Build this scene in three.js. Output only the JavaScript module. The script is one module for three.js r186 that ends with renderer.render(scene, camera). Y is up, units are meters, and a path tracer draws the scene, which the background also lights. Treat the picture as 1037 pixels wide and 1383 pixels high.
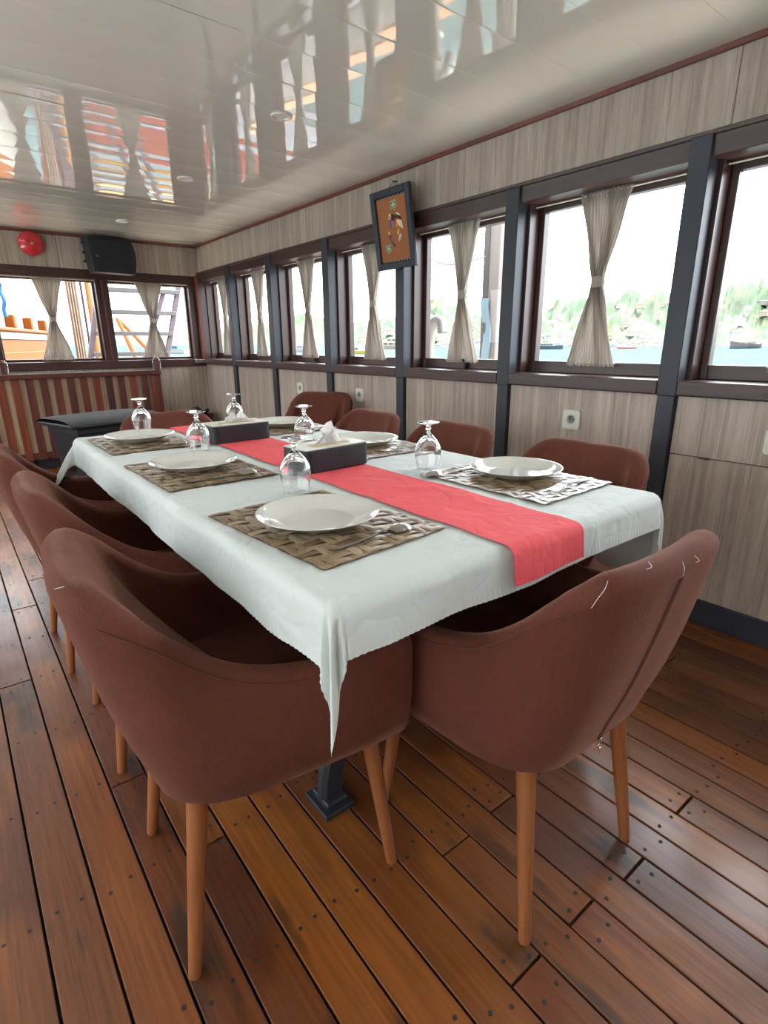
import * as THREE from 'three';
import { RoundedBoxGeometry } from 'three/addons/geometries/RoundedBoxGeometry.js';
import { mergeGeometries, mergeVertices } from 'three/addons/utils/BufferGeometryUtils.js';

// ───────────────────────────── camera, sky, sun, exposure ─────────────────────────────
const scene = new THREE.Scene();
const camera = new THREE.PerspectiveCamera(2 * Math.atan(691.5 / 737) * 180 / Math.PI, 1037 / 1383, 0.02, 6000);
camera.position.set(0, 1.09, 0);
{
  const X = [0.78472798, 0.18821445, -0.59057372], Y = [-0.00624418, 0.95513575, 0.29610252], Z = [0.61980885, -0.22867229, 0.75069699];
  const m = new THREE.Matrix4().set(X[0], X[1], X[2], 0, Y[0], Y[1], Y[2], 0, Z[0], Z[1], Z[2], 0, 0, 0, 0, 1);
  camera.quaternion.setFromRotationMatrix(m);
}
scene.add(camera);
const renderer = new THREE.WebGLRenderer({ antialias: true });
renderer.toneMapping = THREE.LinearToneMapping;
renderer.toneMappingExposure = 1.30;
renderer.shadowMap.enabled = true;
const SKY = 3.0;                    // overcast sky, seen and lighting through the windows
const sun = new THREE.DirectionalLight(0xfffdf8, 13.0);   // hazy sun, high and ahead of the window side
sun.position.set(43, 75, -5); sun.castShadow = true; sun.shadow.radius = 8;
sun.shadow.camera.left = -30; sun.shadow.camera.right = 30; sun.shadow.camera.top = 30; sun.shadow.camera.bottom = -30; sun.shadow.camera.far = 200;
sun.shadow.mapSize.set(4096, 4096); sun.shadow.bias = -0.0005;
scene.add(sun); scene.add(sun.target);

// ───────────────────────────── helpers ─────────────────────────────
function rng(seed) { let a = seed >>> 0; return () => { a = (a + 0x6D2B79F5) >>> 0; let t = a; t = Math.imul(t ^ (t >>> 15), t | 1); t ^= t + Math.imul(t ^ (t >>> 7), t | 61); return ((t ^ (t >>> 14)) >>> 0) / 4294967296; }; }
const hash = (x, y, s) => { let h = (Math.imul(x | 0, 374761393) + Math.imul(y | 0, 668265263) + Math.imul(s | 0, 2147483647 ^ 0x51ed27)) | 0; h = Math.imul(h ^ (h >>> 13), 1274126177); return ((h ^ (h >>> 16)) >>> 0) / 4294967296; };
const mod = (a, n) => ((a % n) + n) % n;
function noise(x, y, px, py, s = 0) {          // tileable value noise, lattice period px × py
  const x0 = Math.floor(x), y0 = Math.floor(y), fx = x - x0, fy = y - y0, u = fx * fx * (3 - 2 * fx), v = fy * fy * (3 - 2 * fy);
  const a = hash(mod(x0, px), mod(y0, py), s), b = hash(mod(x0 + 1, px), mod(y0, py), s), c = hash(mod(x0, px), mod(y0 + 1, py), s), d = hash(mod(x0 + 1, px), mod(y0 + 1, py), s);
  return a + (b - a) * u + (c - a) * v + (a - b - c + d) * u * v;
}
function fbm(x, y, px, py, o = 4, s = 0) { let f = 0, a = 0.5, n = 0; for (let i = 0; i < o; i++) { f += a * noise(x, y, px, py, s + i * 17); n += a; x *= 2; y *= 2; px *= 2; py *= 2; a *= 0.5; } return f / n; }
const clamp = (x, a = 0, b = 1) => Math.min(b, Math.max(a, x));
const mix = (a, b, t) => a + (b - a) * t;
const mix3 = (a, b, t) => [mix(a[0], b[0], t), mix(a[1], b[1], t), mix(a[2], b[2], t)];
const smooth = (a, b, x) => { const t = clamp((x - a) / (b - a)); return t * t * (3 - 2 * t); };

function tex(w, h, tu, tv, fn, srgb = true) {  // fn(u,v in 0..1) -> [r,g,b] 0..1 ; covers tu × tv metres
  const d = new Uint8Array(w * h * 4);
  for (let j = 0; j < h; j++) for (let i = 0; i < w; i++) { const c = fn(i / w, j / h), k = (j * w + i) * 4; d[k] = clamp(c[0]) * 255; d[k + 1] = clamp(c[1]) * 255; d[k + 2] = clamp(c[2]) * 255; d[k + 3] = 255; }
  const t = new THREE.DataTexture(d, w, h, THREE.RGBAFormat);
  t.wrapS = t.wrapT = THREE.RepeatWrapping; t.magFilter = THREE.LinearFilter; t.minFilter = THREE.LinearMipmapLinearFilter; t.generateMipmaps = true;
  if (srgb) t.colorSpace = THREE.SRGBColorSpace;
  t.repeat.set(1 / tu, 1 / tv); t.needsUpdate = true; return t;
}
const g3 = v => [v, v, v];
const names = {};
function nm(n) { const k = names[n] = (names[n] ?? -1) + 1; return k ? `${n}_${String(k).padStart(3, '0')}` : n; }
function shade(o) { o.castShadow = true; o.receiveShadow = true; return o; }
function mesh(name, geo, mat, parent) { const m = shade(new THREE.Mesh(Array.isArray(geo) ? merge(geo) : geo, mat)); m.name = name; if (parent) parent.add(m); return m; }
function tag(o, label, category, group) { o.userData.label = label; o.userData.category = category; if (group) o.userData.group = group; return o; }
function thing(name, label, category, p = [0, 0, 0], turn = 0, group) { const o = new THREE.Group(); o.name = nm(name); scene.add(o); o.position.set(...p); o.rotation.y = turn; return tag(o, label, category, group); }
function solo(name, geo, mat, label, category, p = [0, 0, 0], turn = 0, group) { const o = mesh(nm(name), geo, mat, scene); o.position.set(...p); o.rotation.y = turn; return tag(o, label, category, group); }
function struct(name) { const o = new THREE.Group(); o.name = nm(name); o.userData.kind = 'structure'; scene.add(o); return o; }
function plainGeo(g) { const n = g.index ? g.toNonIndexed() : g.clone(); for (const k of Object.keys(n.attributes)) if (!['position', 'normal', 'uv'].includes(k)) n.deleteAttribute(k); n.clearGroups(); if (!n.attributes.uv) n.setAttribute('uv', new THREE.BufferAttribute(new Float32Array(n.attributes.position.count * 2), 2)); return n; }
function merge(list) { return mergeGeometries(list.map(plainGeo)); }
// box-projected uv in metres; v runs along the grain axis
function uvBox(g, grain = 'y', off = [0, 0]) {
  const p = g.attributes.position, n = g.attributes.normal, uv = new Float32Array(p.count * 2);
  for (let i = 0; i < p.count; i++) {
    const P = [p.getX(i), p.getY(i), p.getZ(i)], N = [Math.abs(n.getX(i)), Math.abs(n.getY(i)), Math.abs(n.getZ(i))];
    const gi = 'xyz'.indexOf(grain), others = [0, 1, 2].filter(k => k !== gi);
    let a = N[others[0]] < N[others[1]] ? others[0] : others[1];
    uv[i * 2] = P[a] + off[0]; uv[i * 2 + 1] = P[gi] + off[1];
    if (N[gi] > 0.8) { uv[i * 2] = P[others[0]] + off[0]; uv[i * 2 + 1] = P[others[1]] + off[1]; }
  }
  g.setAttribute('uv', new THREE.BufferAttribute(uv, 2)); return g;
}
function box(w, h, d, x = 0, y = 0, z = 0, r = 0, grain = 'y', off = [0, 0], seg = 1) {
  const g = r > 0 ? new RoundedBoxGeometry(w, h, d, seg, Math.min(r, w / 2.01, h / 2.01, d / 2.01)) : new THREE.BoxGeometry(w, h, d);
  g.translate(x, y, z); return uvBox(g, grain, off);
}
const bxr = (x0, x1, y0, y1, z0, z1, r = 0, grain = 'y', off = [0, 0]) => box(x1 - x0, y1 - y0, z1 - z0, (x0 + x1) / 2, (y0 + y1) / 2, (z0 + z1) / 2, r, grain, off);
function tube(pts, r, seg = 24, rad = 8, closed = false) { return new THREE.TubeGeometry(new THREE.CatmullRomCurve3(pts.map(p => new THREE.Vector3(...p)), closed), seg, r, rad, closed); }
function rod(a, b, r0, r1 = r0, seg = 12) {
  const A = new THREE.Vector3(...a), B = new THREE.Vector3(...b), L = A.distanceTo(B), g = new THREE.CylinderGeometry(r1, r0, L, seg);
  g.translate(0, L / 2, 0); g.applyQuaternion(new THREE.Quaternion().setFromUnitVectors(new THREE.Vector3(0, 1, 0), B.clone().sub(A).normalize())); g.translate(...a); return g;
}
const lathe = (pts, seg = 48) => new THREE.LatheGeometry(pts.map(p => new THREE.Vector2(p[0], p[1])), seg);
function grid(nu, nv, fn, uvfn) {              // surface from a function, u,v in 0..1
  const p = new Float32Array((nu + 1) * (nv + 1) * 3), uv = new Float32Array((nu + 1) * (nv + 1) * 2), idx = [];
  for (let j = 0; j <= nv; j++) for (let i = 0; i <= nu; i++) { const k = j * (nu + 1) + i, P = fn(i / nu, j / nv, i, j); p.set(P, k * 3); uv.set(uvfn ? uvfn(i / nu, j / nv, P) : [i / nu, j / nv], k * 2); }
  for (let j = 0; j < nv; j++) for (let i = 0; i < nu; i++) { const a = j * (nu + 1) + i, b = a + 1, c = a + nu + 1, d = c + 1; idx.push(a, b, d, a, d, c); }
  const g = new THREE.BufferGeometry(); g.setAttribute('position', new THREE.BufferAttribute(p, 3)); g.setAttribute('uv', new THREE.BufferAttribute(uv, 2)); g.setIndex(idx); g.computeVertexNormals(); return g;
}
function spline(cp) { // cp: [[t, ...vals]] -> f(t), monotone piecewise cubic (Catmull-Rom tangents)
  return t => {
    let i = 0; while (i < cp.length - 2 && t > cp[i + 1][0]) i++;
    const a = cp[Math.max(0, i - 1)], b = cp[i], c = cp[i + 1], d = cp[Math.min(cp.length - 1, i + 2)], h = c[0] - b[0], s = (t - b[0]) / h, out = [];
    for (let k = 1; k < b.length; k++) { const m0 = (c[k] - a[k]) / (c[0] - a[0] || h) * h, m1 = (d[k] - b[k]) / (d[0] - b[0] || h) * h, s2 = s * s, s3 = s2 * s; out.push((2 * s3 - 3 * s2 + 1) * b[k] + (s3 - 2 * s2 + s) * m0 + (-2 * s3 + 3 * s2) * c[k] + (s3 - s2) * m1); }
    return out;
  };
}

// ───────────────────────────── sky ─────────────────────────────
{
  const w = 1024, h = 512, d = new Float32Array(w * h * 4);
  for (let j = 0; j < h; j++) for (let i = 0; i < w; i++) {
    const el = (j + 0.5) / h * 180 - 90, k = (j * w + i) * 4, up = clamp(el / 90);
    const cl = smooth(0.36, 0.6, fbm(i / w * 12, j / h * 16, 12, 16, 5, 5));
    const blue = mix3([0.80, 0.92, 1.0], [0.62, 0.80, 1.0], Math.pow(up, 0.6)), white = [0.95, 0.985, 1.0];
    const c = mix3(blue, white, mix(0.45, 1, cl));
    const ph = ((i + 0.5) / w - 0.5) * 2 * Math.PI, er = el * Math.PI / 180, ce = Math.cos(er), dot = (ce * Math.cos(ph) * 43 + Math.sin(er) * 75 - ce * Math.sin(ph) * 5) / Math.hypot(43, 75, 5), ang = Math.acos(clamp(dot, -1, 1)) * 180 / Math.PI;
    const glow = 1 + 5 * Math.exp(-ang * ang / (55 * 55));   // haze brightening towards the veiled sun
    d[k] = c[0] * glow; d[k + 1] = c[1] * glow; d[k + 2] = c[2] * glow; d[k + 3] = 1;
  }
  const t = new THREE.DataTexture(d, w, h, THREE.RGBAFormat, THREE.FloatType);
  t.mapping = THREE.EquirectangularReflectionMapping; t.magFilter = THREE.LinearFilter; t.needsUpdate = true;
  scene.background = t; scene.backgroundIntensity = SKY;
}

// ───────────────────────────── textures and materials ─────────────────────────────
const std = o => new THREE.MeshStandardMaterial(o);
const phy = o => new THREE.MeshPhysicalMaterial(o);
const lin = (r, g, b) => new THREE.Color().setRGB(r, g, b);

const woodGrain = (u, v, s, fu = 40) => { const w = fbm(u * 4, v * 3, 4, 3, 3, s) * 0.6; return fbm((u + w * 0.12) * fu, v * 3, fu, 3, 4, s + 3); };
const floorMap = tex(512, 1024, 0.5, 2.0, (u, v) => {
  const g = woodGrain(u, v, 1, 24), p = fbm(u * 3, v * 6, 3, 6, 4, 9), q = fbm(u * 6, v * 7, 6, 7, 5, 31), f = fbm(u * 90, v * 12, 90, 12, 2, 77);
  let c = mix3([0.54, 0.29, 0.11], [0.74, 0.46, 0.20], g * 0.75 + p * 0.35);
  c = mix3(c, [0.36, 0.16, 0.09], smooth(0.55, 0.78, p) * 0.55);
  c = mix3(c, [0.17, 0.13, 0.10], smooth(0.66, 0.80, q) * 0.5);
  return c.map(x => x * (0.88 + 0.24 * f));
});
const floorRough = tex(512, 512, 0.5, 1.0, (u, v) => { const a = fbm(u * 8, v * 10, 8, 10, 5, 41), b = fbm(u * 60, v * 16, 60, 16, 2, 43); return g3(0.30 + 0.26 * a + 0.14 * b); }, false);
const floorBump = tex(512, 1024, 0.5, 1.0, (u, v) => g3(0.55 * fbm(u * 10, v * 14, 10, 14, 4, 51) + 0.45 * fbm(u * 60, v * 8, 60, 8, 3, 53)), false);
const floorTints = [[1.05, 1, 0.9], [1.35, 1.28, 0.95], [0.80, 0.70, 0.66], [0.98, 0.88, 0.72], [1.6, 1.5, 1.0], [0.68, 0.54, 0.54], [1.12, 0.98, 0.78]];
const floorMats = floorTints.map(t => phy({ map: floorMap, color: lin(...t.map(x => x * 0.47)), roughness: 1, roughnessMap: floorRough, bumpMap: floorBump, bumpScale: 0.0016, clearcoat: 0.38, clearcoatRoughness: 0.2 }));

const lamMap = tex(1024, 512, 0.8, 1.2, (u, v) => {
  const a = fbm(u * 46, v * 2, 46, 2, 4, 3), b = fbm(u * 160, v * 3, 160, 3, 3, 8), c0 = fbm(u * 9, v * 1, 9, 1, 3, 12), d = fbm(u * 260, v * 24, 260, 24, 2, 15);
  let c = mix3([0.60, 0.545, 0.50], [0.84, 0.79, 0.74], clamp(0.15 + 0.75 * a + 0.35 * (c0 - 0.5) + 0.4 * (b - 0.5)));
  c = mix3(c, [0.47, 0.40, 0.35], smooth(0.60, 0.78, b) * 0.45);
  return c.map(x => x * (0.94 + 0.12 * d));
});
const laminate = phy({ map: lamMap, roughness: 0.38, color: lin(0.92, 0.91, 0.90) });
const laminateB = phy({ map: lamMap, roughness: 0.38, color: lin(0.86, 0.84, 0.82) });
const laminateC = phy({ map: lamMap, roughness: 0.38, color: lin(0.95, 0.94, 0.93) });

const darkMap = tex(256, 512, 0.25, 0.9, (u, v) => { const g = woodGrain(u, v, 21, 20), p = fbm(u * 4, v * 5, 4, 5, 3, 25); return mix3([0.19, 0.12, 0.12], [0.37, 0.23, 0.205], g * 0.8 + 0.3 * (p - 0.4)); });
const darkWood = phy({ map: darkMap, roughness: 0.34, clearcoat: 0.3, clearcoatRoughness: 0.25, bumpMap: darkMap, bumpScale: 0.0004 });
const darkPaint = phy({ color: lin(0.030, 0.034, 0.048), roughness: 0.42 });
const slatWood = [[1.9, 1.3, 1.1], [3.2, 1.9, 1.1], [1.5, 1.05, 1.0], [2.5, 1.6, 1.1]].map(t => phy({ map: darkMap, color: lin(...t), roughness: 0.36, clearcoat: 0.3, clearcoatRoughness: 0.2 }));
const creamWood = phy({ map: lamMap, color: lin(1.0, 0.88, 0.68), roughness: 0.5 });
const blackGap = std({ color: lin(0.012, 0.011, 0.012), roughness: 0.9 });
const trimWood = phy({ map: darkMap, color: lin(2.6, 1.7, 1.2), roughness: 0.3 });
const ceilMat = phy({ color: lin(0.80, 0.79, 0.71), roughness: 0.025, ior: 1.55, clearcoat: 1, clearcoatRoughness: 0.02 });
const shellMat = std({ color: lin(0.55, 0.53, 0.5), roughness: 0.7 });
const glassPane = phy({ color: 0xffffff, transmission: 1, thickness: 0, roughness: 0, ior: 1.5, transparent: true });

const ribBump = tex(256, 512, 0.064, 0.128, (u, v) => { const r = 0.5 + 0.5 * Math.sin(u * Math.PI * 2 * 20 + 1.6 * fbm(u * 4, v * 6, 4, 6, 3, 61)), f = fbm(u * 64, v * 64, 64, 64, 2, 63); return g3(0.55 * r + 0.45 * f); }, false);
const fabMap = tex(512, 512, 0.3, 0.3, (u, v) => { const a = fbm(u * 6, v * 6, 6, 6, 4, 71), r = fbm(u * 90, v * 10, 90, 10, 2, 73), f = fbm(u * 128, v * 128, 128, 128, 2, 75); return mix3([0.42, 0.225, 0.165], [0.58, 0.33, 0.25], clamp(0.2 + 0.35 * a + 0.3 * r + 0.3 * f)); });
const fabric = phy({ map: fabMap, color: lin(0.52, 0.45, 0.43), roughness: 0.92, bumpMap: ribBump, bumpScale: 0.0007, sheen: 0.8, sheenRoughness: 0.45, sheenColor: lin(0.85, 0.47, 0.33) });
const seamMat = std({ color: lin(0.10, 0.035, 0.022), roughness: 0.9 });
const threadMat = std({ color: lin(0.75, 0.72, 0.68), roughness: 0.8 });
const legMap = tex(128, 256, 0.12, 0.5, (u, v) => { const g = woodGrain(u, v, 81, 12); return mix3([0.50, 0.29, 0.16], [0.66, 0.42, 0.25], g); });
const legWood = phy({ map: legMap, roughness: 0.4 });
const iron = phy({ color: lin(0.022, 0.026, 0.034), roughness: 0.45 });

const wrinkle = tex(1024, 1024, 1.0, 1.0, (u, v) => {
  const w = fbm(u * 4, v * 4, 4, 4, 3, 91); let a = 1 - Math.abs(2 * fbm(u * 7 + w * 2, v * 5, 7, 5, 4, 93) - 1); a = Math.pow(a, 5);
  let b = 1 - Math.abs(2 * fbm(u * 14, v * 18 + w * 3, 14, 18, 3, 97) - 1); b = Math.pow(b, 8);
  return g3(0.25 + 0.42 * a + 0.2 * b + 0.2 * fbm(u * 30, v * 30, 30, 30, 3, 99));
}, false);
const cloth = phy({ color: lin(0.64, 0.69, 0.67), roughness: 0.85, bumpMap: wrinkle, bumpScale: 0.005, sheen: 0.2, sheenRoughness: 0.6, sheenColor: lin(0.6, 0.6, 0.6) });
const redCloth = phy({ color: lin(0.86, 0.095, 0.11), roughness: 0.8, bumpMap: wrinkle, bumpScale: 0.0045, sheen: 0.2, sheenRoughness: 0.5, sheenColor: lin(0.8, 0.1, 0.1) });
const linen = tex(256, 256, 0.1, 0.1, (u, v) => g3(0.5 + 0.2 * Math.sin(u * Math.PI * 2 * 40) * 0.5 + 0.5 * (fbm(u * 64, v * 32, 64, 32, 2, 101) - 0.5)), false);
const curtainMat = phy({ color: lin(0.50, 0.44, 0.385), roughness: 1, transmission: 0.12, thickness: 0, bumpMap: linen, bumpScale: 0.0006 });
const porcelain = phy({ color: lin(0.72, 0.72, 0.66), roughness: 0.12, clearcoat: 0.8, clearcoatRoughness: 0.05 });
const clearGlass = phy({ color: 0xffffff, transmission: 1, thickness: 0.003, roughness: 0, ior: 1.5 });
const steel = phy({ color: lin(0.55, 0.54, 0.52), metalness: 1, roughness: 0.2 });
const chrome = phy({ color: lin(0.75, 0.76, 0.78), metalness: 1, roughness: 0.15 });
const whitePlastic = phy({ color: lin(0.72, 0.71, 0.64), roughness: 0.35 });
const greyPlastic = phy({ color: lin(0.25, 0.25, 0.24), roughness: 0.5 });
const blackPlastic = phy({ color: lin(0.014, 0.015, 0.021), roughness: 0.45 });
const tissueMat = phy({ color: lin(0.85, 0.85, 0.83), roughness: 1, transmission: 0.25, thickness: 0 });
const cardMat = std({ color: lin(0.62, 0.50, 0.30), roughness: 0.8 });

// ───────────────────────────── room shell ─────────────────────────────
const W = 2.2175, D = -5.82, H = 2.012, XL = -1.75, ZF = 1.9;

// floor: every plank its own piece, dark caulked joints below
{
  const floor = struct('floor');
  mesh('subfloor', bxr(XL - 0.1, W + 0.15, -0.10, -0.014, D - 0.1, ZF + 0.1), blackGap, floor);
  const xs = [-0.045, 0.05, 0.143, 0.23, 0.32, 0.41, 0.5, 0.59, 0.676, 0.762, 0.848, 0.935, 1.02];
  while (xs[xs.length - 1] < W - 0.02) xs.push(Math.min(W, xs[xs.length - 1] + 0.0875));
  while (xs[0] > XL + 0.02) xs.unshift(Math.max(XL, xs[0] - 0.0885));
  const R = rng(11), beams = []; for (let k = -6; k < 18; k++) beams.push(-0.385 - 0.325 * k);
  const fixed = { 0.59: [-0.394], 0.762: [-0.392], 0.676: [-0.655], 0.848: [-0.668], 0.935: [-0.375], '-0.045': [-2.015], 0.05: [-2.655], 0.143: [-1.327, -2.98], 0.23: [-1.009] };
  const tintFix = { 0.59: 1, 0.762: 4, 0.935: 5, 0.5: 4, 0.676: 3, 0.848: 1 };
  const nails = [], nailG = new THREE.CylinderGeometry(0.0042, 0.0042, 0.0012, 8);
  for (let i = 0; i < xs.length - 1; i++) {
    const x0 = xs[i], x1 = xs[i + 1]; let cuts = (fixed[xs[i]] || []).slice();
    let z = ZF - 0.4 - R() * 2.2; while (z > D + 0.5) { const b = beams.reduce((p, c) => Math.abs(c - z) < Math.abs(p - z) ? c : p); if (cuts.every(c => Math.abs(c - b) > 0.9)) cuts.push(b); z -= 1.6 + R() * 1.4; }
    cuts = [ZF, ...cuts.sort((a, b) => b - a), D];
    for (let k = 0; k < cuts.length - 1; k++) {
      const za = cuts[k], zb = cuts[k + 1]; let t = Math.floor(R() * floorTints.length); if (tintFix[xs[i]] !== undefined && k === 0) t = tintFix[xs[i]];
      const g = box(x1 - x0 - 0.0045, 0.02, za - zb - 0.005, (x0 + x1) / 2, -0.01 + (R() - 0.5) * 0.0012, (za + zb) / 2, 0.0022, 'z', [R() * 3, R() * 5]);
      mesh('plank', g, floorMats[t], floor);
    }
    for (const b of beams) { if (b > ZF || b < D) continue; const joint = cuts.some(c => Math.abs(c - b) < 0.05); for (const dz of joint ? [0.03, -0.03] : [0]) for (const f of [0.27, 0.73]) { const n = nailG.clone(); n.translate(mix(x0, x1, f + (R() - 0.5) * 0.12), 0.0004, b + dz + (R() - 0.5) * 0.03); nails.push(n); } }
  }
  const nn = mesh('nail_heads', nails, std({ color: lin(0.02, 0.016, 0.013), roughness: 0.7 }), floor); nn.userData.kind = 'stuff'; nn.userData.label = 'small dark nail heads in the planks';
}

// ceiling: glossy strips running across the boat, each a little bowed and tilted
{
  const ceil = struct('ceiling'), R = rng(23), pitch = 0.236, n = Math.ceil((ZF - D) / pitch), w = W - XL;
  mesh('ceiling_and_sun_eaves', bxr(XL - 0.28, W + 0.75, H + 0.02, H + 0.1, D - 0.28, ZF + 0.3), shellMat, ceil);  // unseen roof slab; eaves added to keep direct sun out of the windows
  for (let k = 0; k < n; k++) {
    const z1 = ZF - k * pitch, z0 = Math.max(D, z1 - pitch), tiltX = (R() - 0.5) * 0.006, ph = R() * 6.28, am = 0.0003 + R() * 0.0006, wl = 1.1 + R() * 0.9, ph2 = R() * 6.28;
    const N = 90, prof = [[0, 0.0006], [0.003, 0.0001], [0.02, 0], [0.25, -0.0004], [0.5, -0.0006], [0.75, -0.0004], [0.98, 0], [0.997, 0.0001], [1, 0.0006]];
    const g = grid(N, prof.length - 1, (u, v, i, j) => {
      const x = XL + u * w, t = prof[j][0], wave = am * Math.sin(x * 6.283 / wl + ph) + 0.00007 * Math.sin(x * 6.283 / 0.31 + ph2) + 0.0008 * Math.sin(x * 1.9 + 0.6);
      return [x, H + prof[j][1] + wave + tiltX * (t - 0.5) * pitch, mix(z1, z0, t)];
    });
    mesh('ceiling_panel', g, ceilMat, ceil);
  }
}

// shared shapes for side walls
let windowNo = 0;
function windowUnit(axis, plane, out, a0, a1, y0, y1, st, rb, rt) { // a0..a1 along the wall, glass plane
  const g = new THREE.Group(); g.name = `window_${++windowNo}`; g.userData.kind = 'structure'; scene.add(g);
  const th = 0.04, mk = (p0, p1, q0, q1, t = th) => axis === 'x' ? bxr(plane - t / 2, plane + t / 2, q0, q1, p0, p1, 0.004, q1 - q0 > p1 - p0 ? 'y' : 'z', [a0, q0]) : bxr(p0, p1, q0, q1, plane - t / 2, plane + t / 2, 0.004, q1 - q0 > p1 - p0 ? 'y' : 'x', [a0, q0]);
  mesh('stile', mk(a0, a0 + st, y0, y1), darkWood, g); mesh('stile', mk(a1 - st, a1, y0, y1), darkWood, g);
  mesh('rail', mk(a0 + st, a1 - st, y0, y0 + rb), darkWood, g); mesh('rail', mk(a0 + st, a1 - st, y1 - rt, y1), darkWood, g);
  const pg = axis === 'x' ? new THREE.PlaneGeometry(a1 - a0 - 2 * st, y1 - y0 - rb - rt).rotateY(Math.PI / 2) : new THREE.PlaneGeometry(a1 - a0 - 2 * st, y1 - y0 - rb - rt);
  pg.translate(axis === 'x' ? plane : (a0 + a1) / 2, (y0 + rb + y1 - rt) / 2, axis === 'x' ? (a0 + a1) / 2 : plane);
  const pane = mesh('pane', pg, glassPane, g); pane.userData.label = 'clear window glass'; return g;
}
const postC = [-5.065, -4.265, -3.425, -2.63, -1.828, -1.017, -0.206, 0.605, 1.416];
function sideWall(s, Wx, name, S = 0.946) {   // S: top of the window sill; s = +1: wall on the +x side, its face at Wx
  const wl = struct(name), X = (d0, d1) => s > 0 ? [Wx + d0, Wx + d1] : [Wx - d1, Wx - d0], B = (d0, d1, y0, y1, z0, z1, r = 0, g = 'y', o = [0, 0]) => bxr(...X(d0, d1), y0, y1, z0, z1, r, g, o);
  const q = S - 0.946, R = rng(s > 0 ? 5 : 6), lam = [laminate, laminateB, laminateC];
  mesh('lower_core', B(0.012, 0.17, -0.02, 0.90 + q, D, ZF), blackGap, wl);
  mesh('upper_core', B(0.012, 0.17, 1.77, H + 0.03, D, ZF), blackGap, wl);
  mesh('header_beam', B(-0.012, 0.17, 1.69, 1.765, D, ZF, 0.004, 'z'), darkWood, wl);
  mesh('header_bead', B(-0.02, 0.0, 1.755, 1.772, D, ZF, 0.004, 'z'), darkWood, wl);
  mesh('sill_core', B(0.0, 0.17, 0.885 + q, 0.935 + q, D, ZF, 0.003, 'z'), darkWood, wl);
  const edges = [D, ...postC, ZF];
  for (let i = 0; i < edges.length - 1; i++) {
    const a = i ? edges[i] + 0.0375 : D, b = i < edges.length - 2 ? edges[i + 1] - 0.0375 : ZF, o = [R() * 3, R() * 2];
    if (b - a < 0.1) continue;
    if (i === 6 && s > 0) { mesh('panel', B(0, 0.012, 0.665, 0.889, a, b, 0.0015, 'y', o), lam[0], wl); mesh('panel', B(0.0, 0.012, 0.10, 0.662, a, b, 0.0015, 'y', [o[0] + 1, o[1]]), laminateB, wl); mesh('hinge', B(-0.004, 0.002, 0.659, 0.668, a + 0.11, a + 0.15, 0.001), steel, wl); }
    else mesh('panel', B(0, 0.012, Math.min(0.10, 0.08 + q + 0.79), 0.889 + q, a, b, 0.0015, 'y', o), lam[i % 3], wl);
    mesh('sill_board', B(-0.028, 0.02, 0.889 + q, 0.945 + q, a, b, 0.006, 'z', o), darkWood, wl);
    mesh('sill_ledge', B(0.005, 0.16, 0.93 + q, 0.946 + q, a, b, 0.003, 'z', o), darkWood, wl);
  }
  let z = D; const cuts = []; while (z < ZF) { cuts.push(z); z += 1.22; } cuts.push(ZF);
  for (let i = 0; i < cuts.length - 1; i++) mesh('panel', B(0, 0.012, 1.762, H + 0.01, cuts[i] + 0.001, cuts[i + 1] - 0.001, 0.0015, 'y', [R() * 3, R() * 2]), lam[(i + 2) % 3], wl);
  for (const p of postC) { mesh('post', B(-0.026, 0.16, 0.885 + q, 1.76, p - 0.0375, p + 0.0375, 0.005, 'y', [p, 0]), darkPaint, wl); mesh('post', B(-0.022, 0.02, 0.0, 0.89 + q, p - 0.034, p + 0.034, 0.005, 'y', [p, 0]), darkPaint, wl); }
  mesh('corner_post', B(-0.02, 0.16, 0.89 + q, 1.76, D, D + 0.05, 0.004), darkWood, wl);
  // jambs inside each bay, then the sash
  for (let i = 0; i < edges.length - 1; i++) {
    const a = i ? edges[i] + 0.0375 : D + 0.05, b = i < edges.length - 2 ? edges[i + 1] - 0.0375 : ZF; if (b - a < 0.2) { mesh('bay_infill', B(0.02, 0.16, 0.9 + q, 1.76, a, b), darkWood, wl); continue; }
    mesh('jamb', B(0.045, 0.165, 0.945 + q, 1.69, a - 0.001, a + 0.016, 0.002), darkWood, wl); mesh('jamb', B(0.045, 0.165, 0.945 + q, 1.69, b - 0.016, b + 0.001, 0.002), darkWood, wl);
    windowUnit('x', Wx + s * 0.135, s, a + 0.016, b - 0.016, S, 1.69, 0.028, 0.055, 0.03);
  }
  const bb = struct(s > 0 ? 'baseboard_right' : 'baseboard_left'); mesh('board', B(-0.012, 0.012, 0, 0.10, D, ZF, 0.003, 'z'), darkPaint, bb);
  const tr = struct('trim_' + (s > 0 ? 1 : 2)); mesh('moulding', B(-0.014, 0.0, H - 0.020, H + 0.004, D, ZF, 0.004, 'z'), trimWood, tr);
}
sideWall(1, W, 'wall_right'); 
{ // unseen other side, left open to let light in: coaming, posts and a beam
  const wl = struct('wall_left');
  mesh('coaming', bxr(XL - 0.12, XL, 0, 0.52, D, ZF, 0.006, 'z'), darkWood, wl);
  mesh('header_beam', bxr(XL - 0.14, XL, 1.82, H + 0.03, D, ZF, 0.004, 'z'), darkWood, wl);
  for (const z of [-4.1, -2.2, -0.3, 1.4]) mesh('post', bxr(XL - 0.11, XL - 0.01, 0.13, 1.91, z - 0.05, z + 0.05, 0.008), darkPaint, wl);
}

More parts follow.
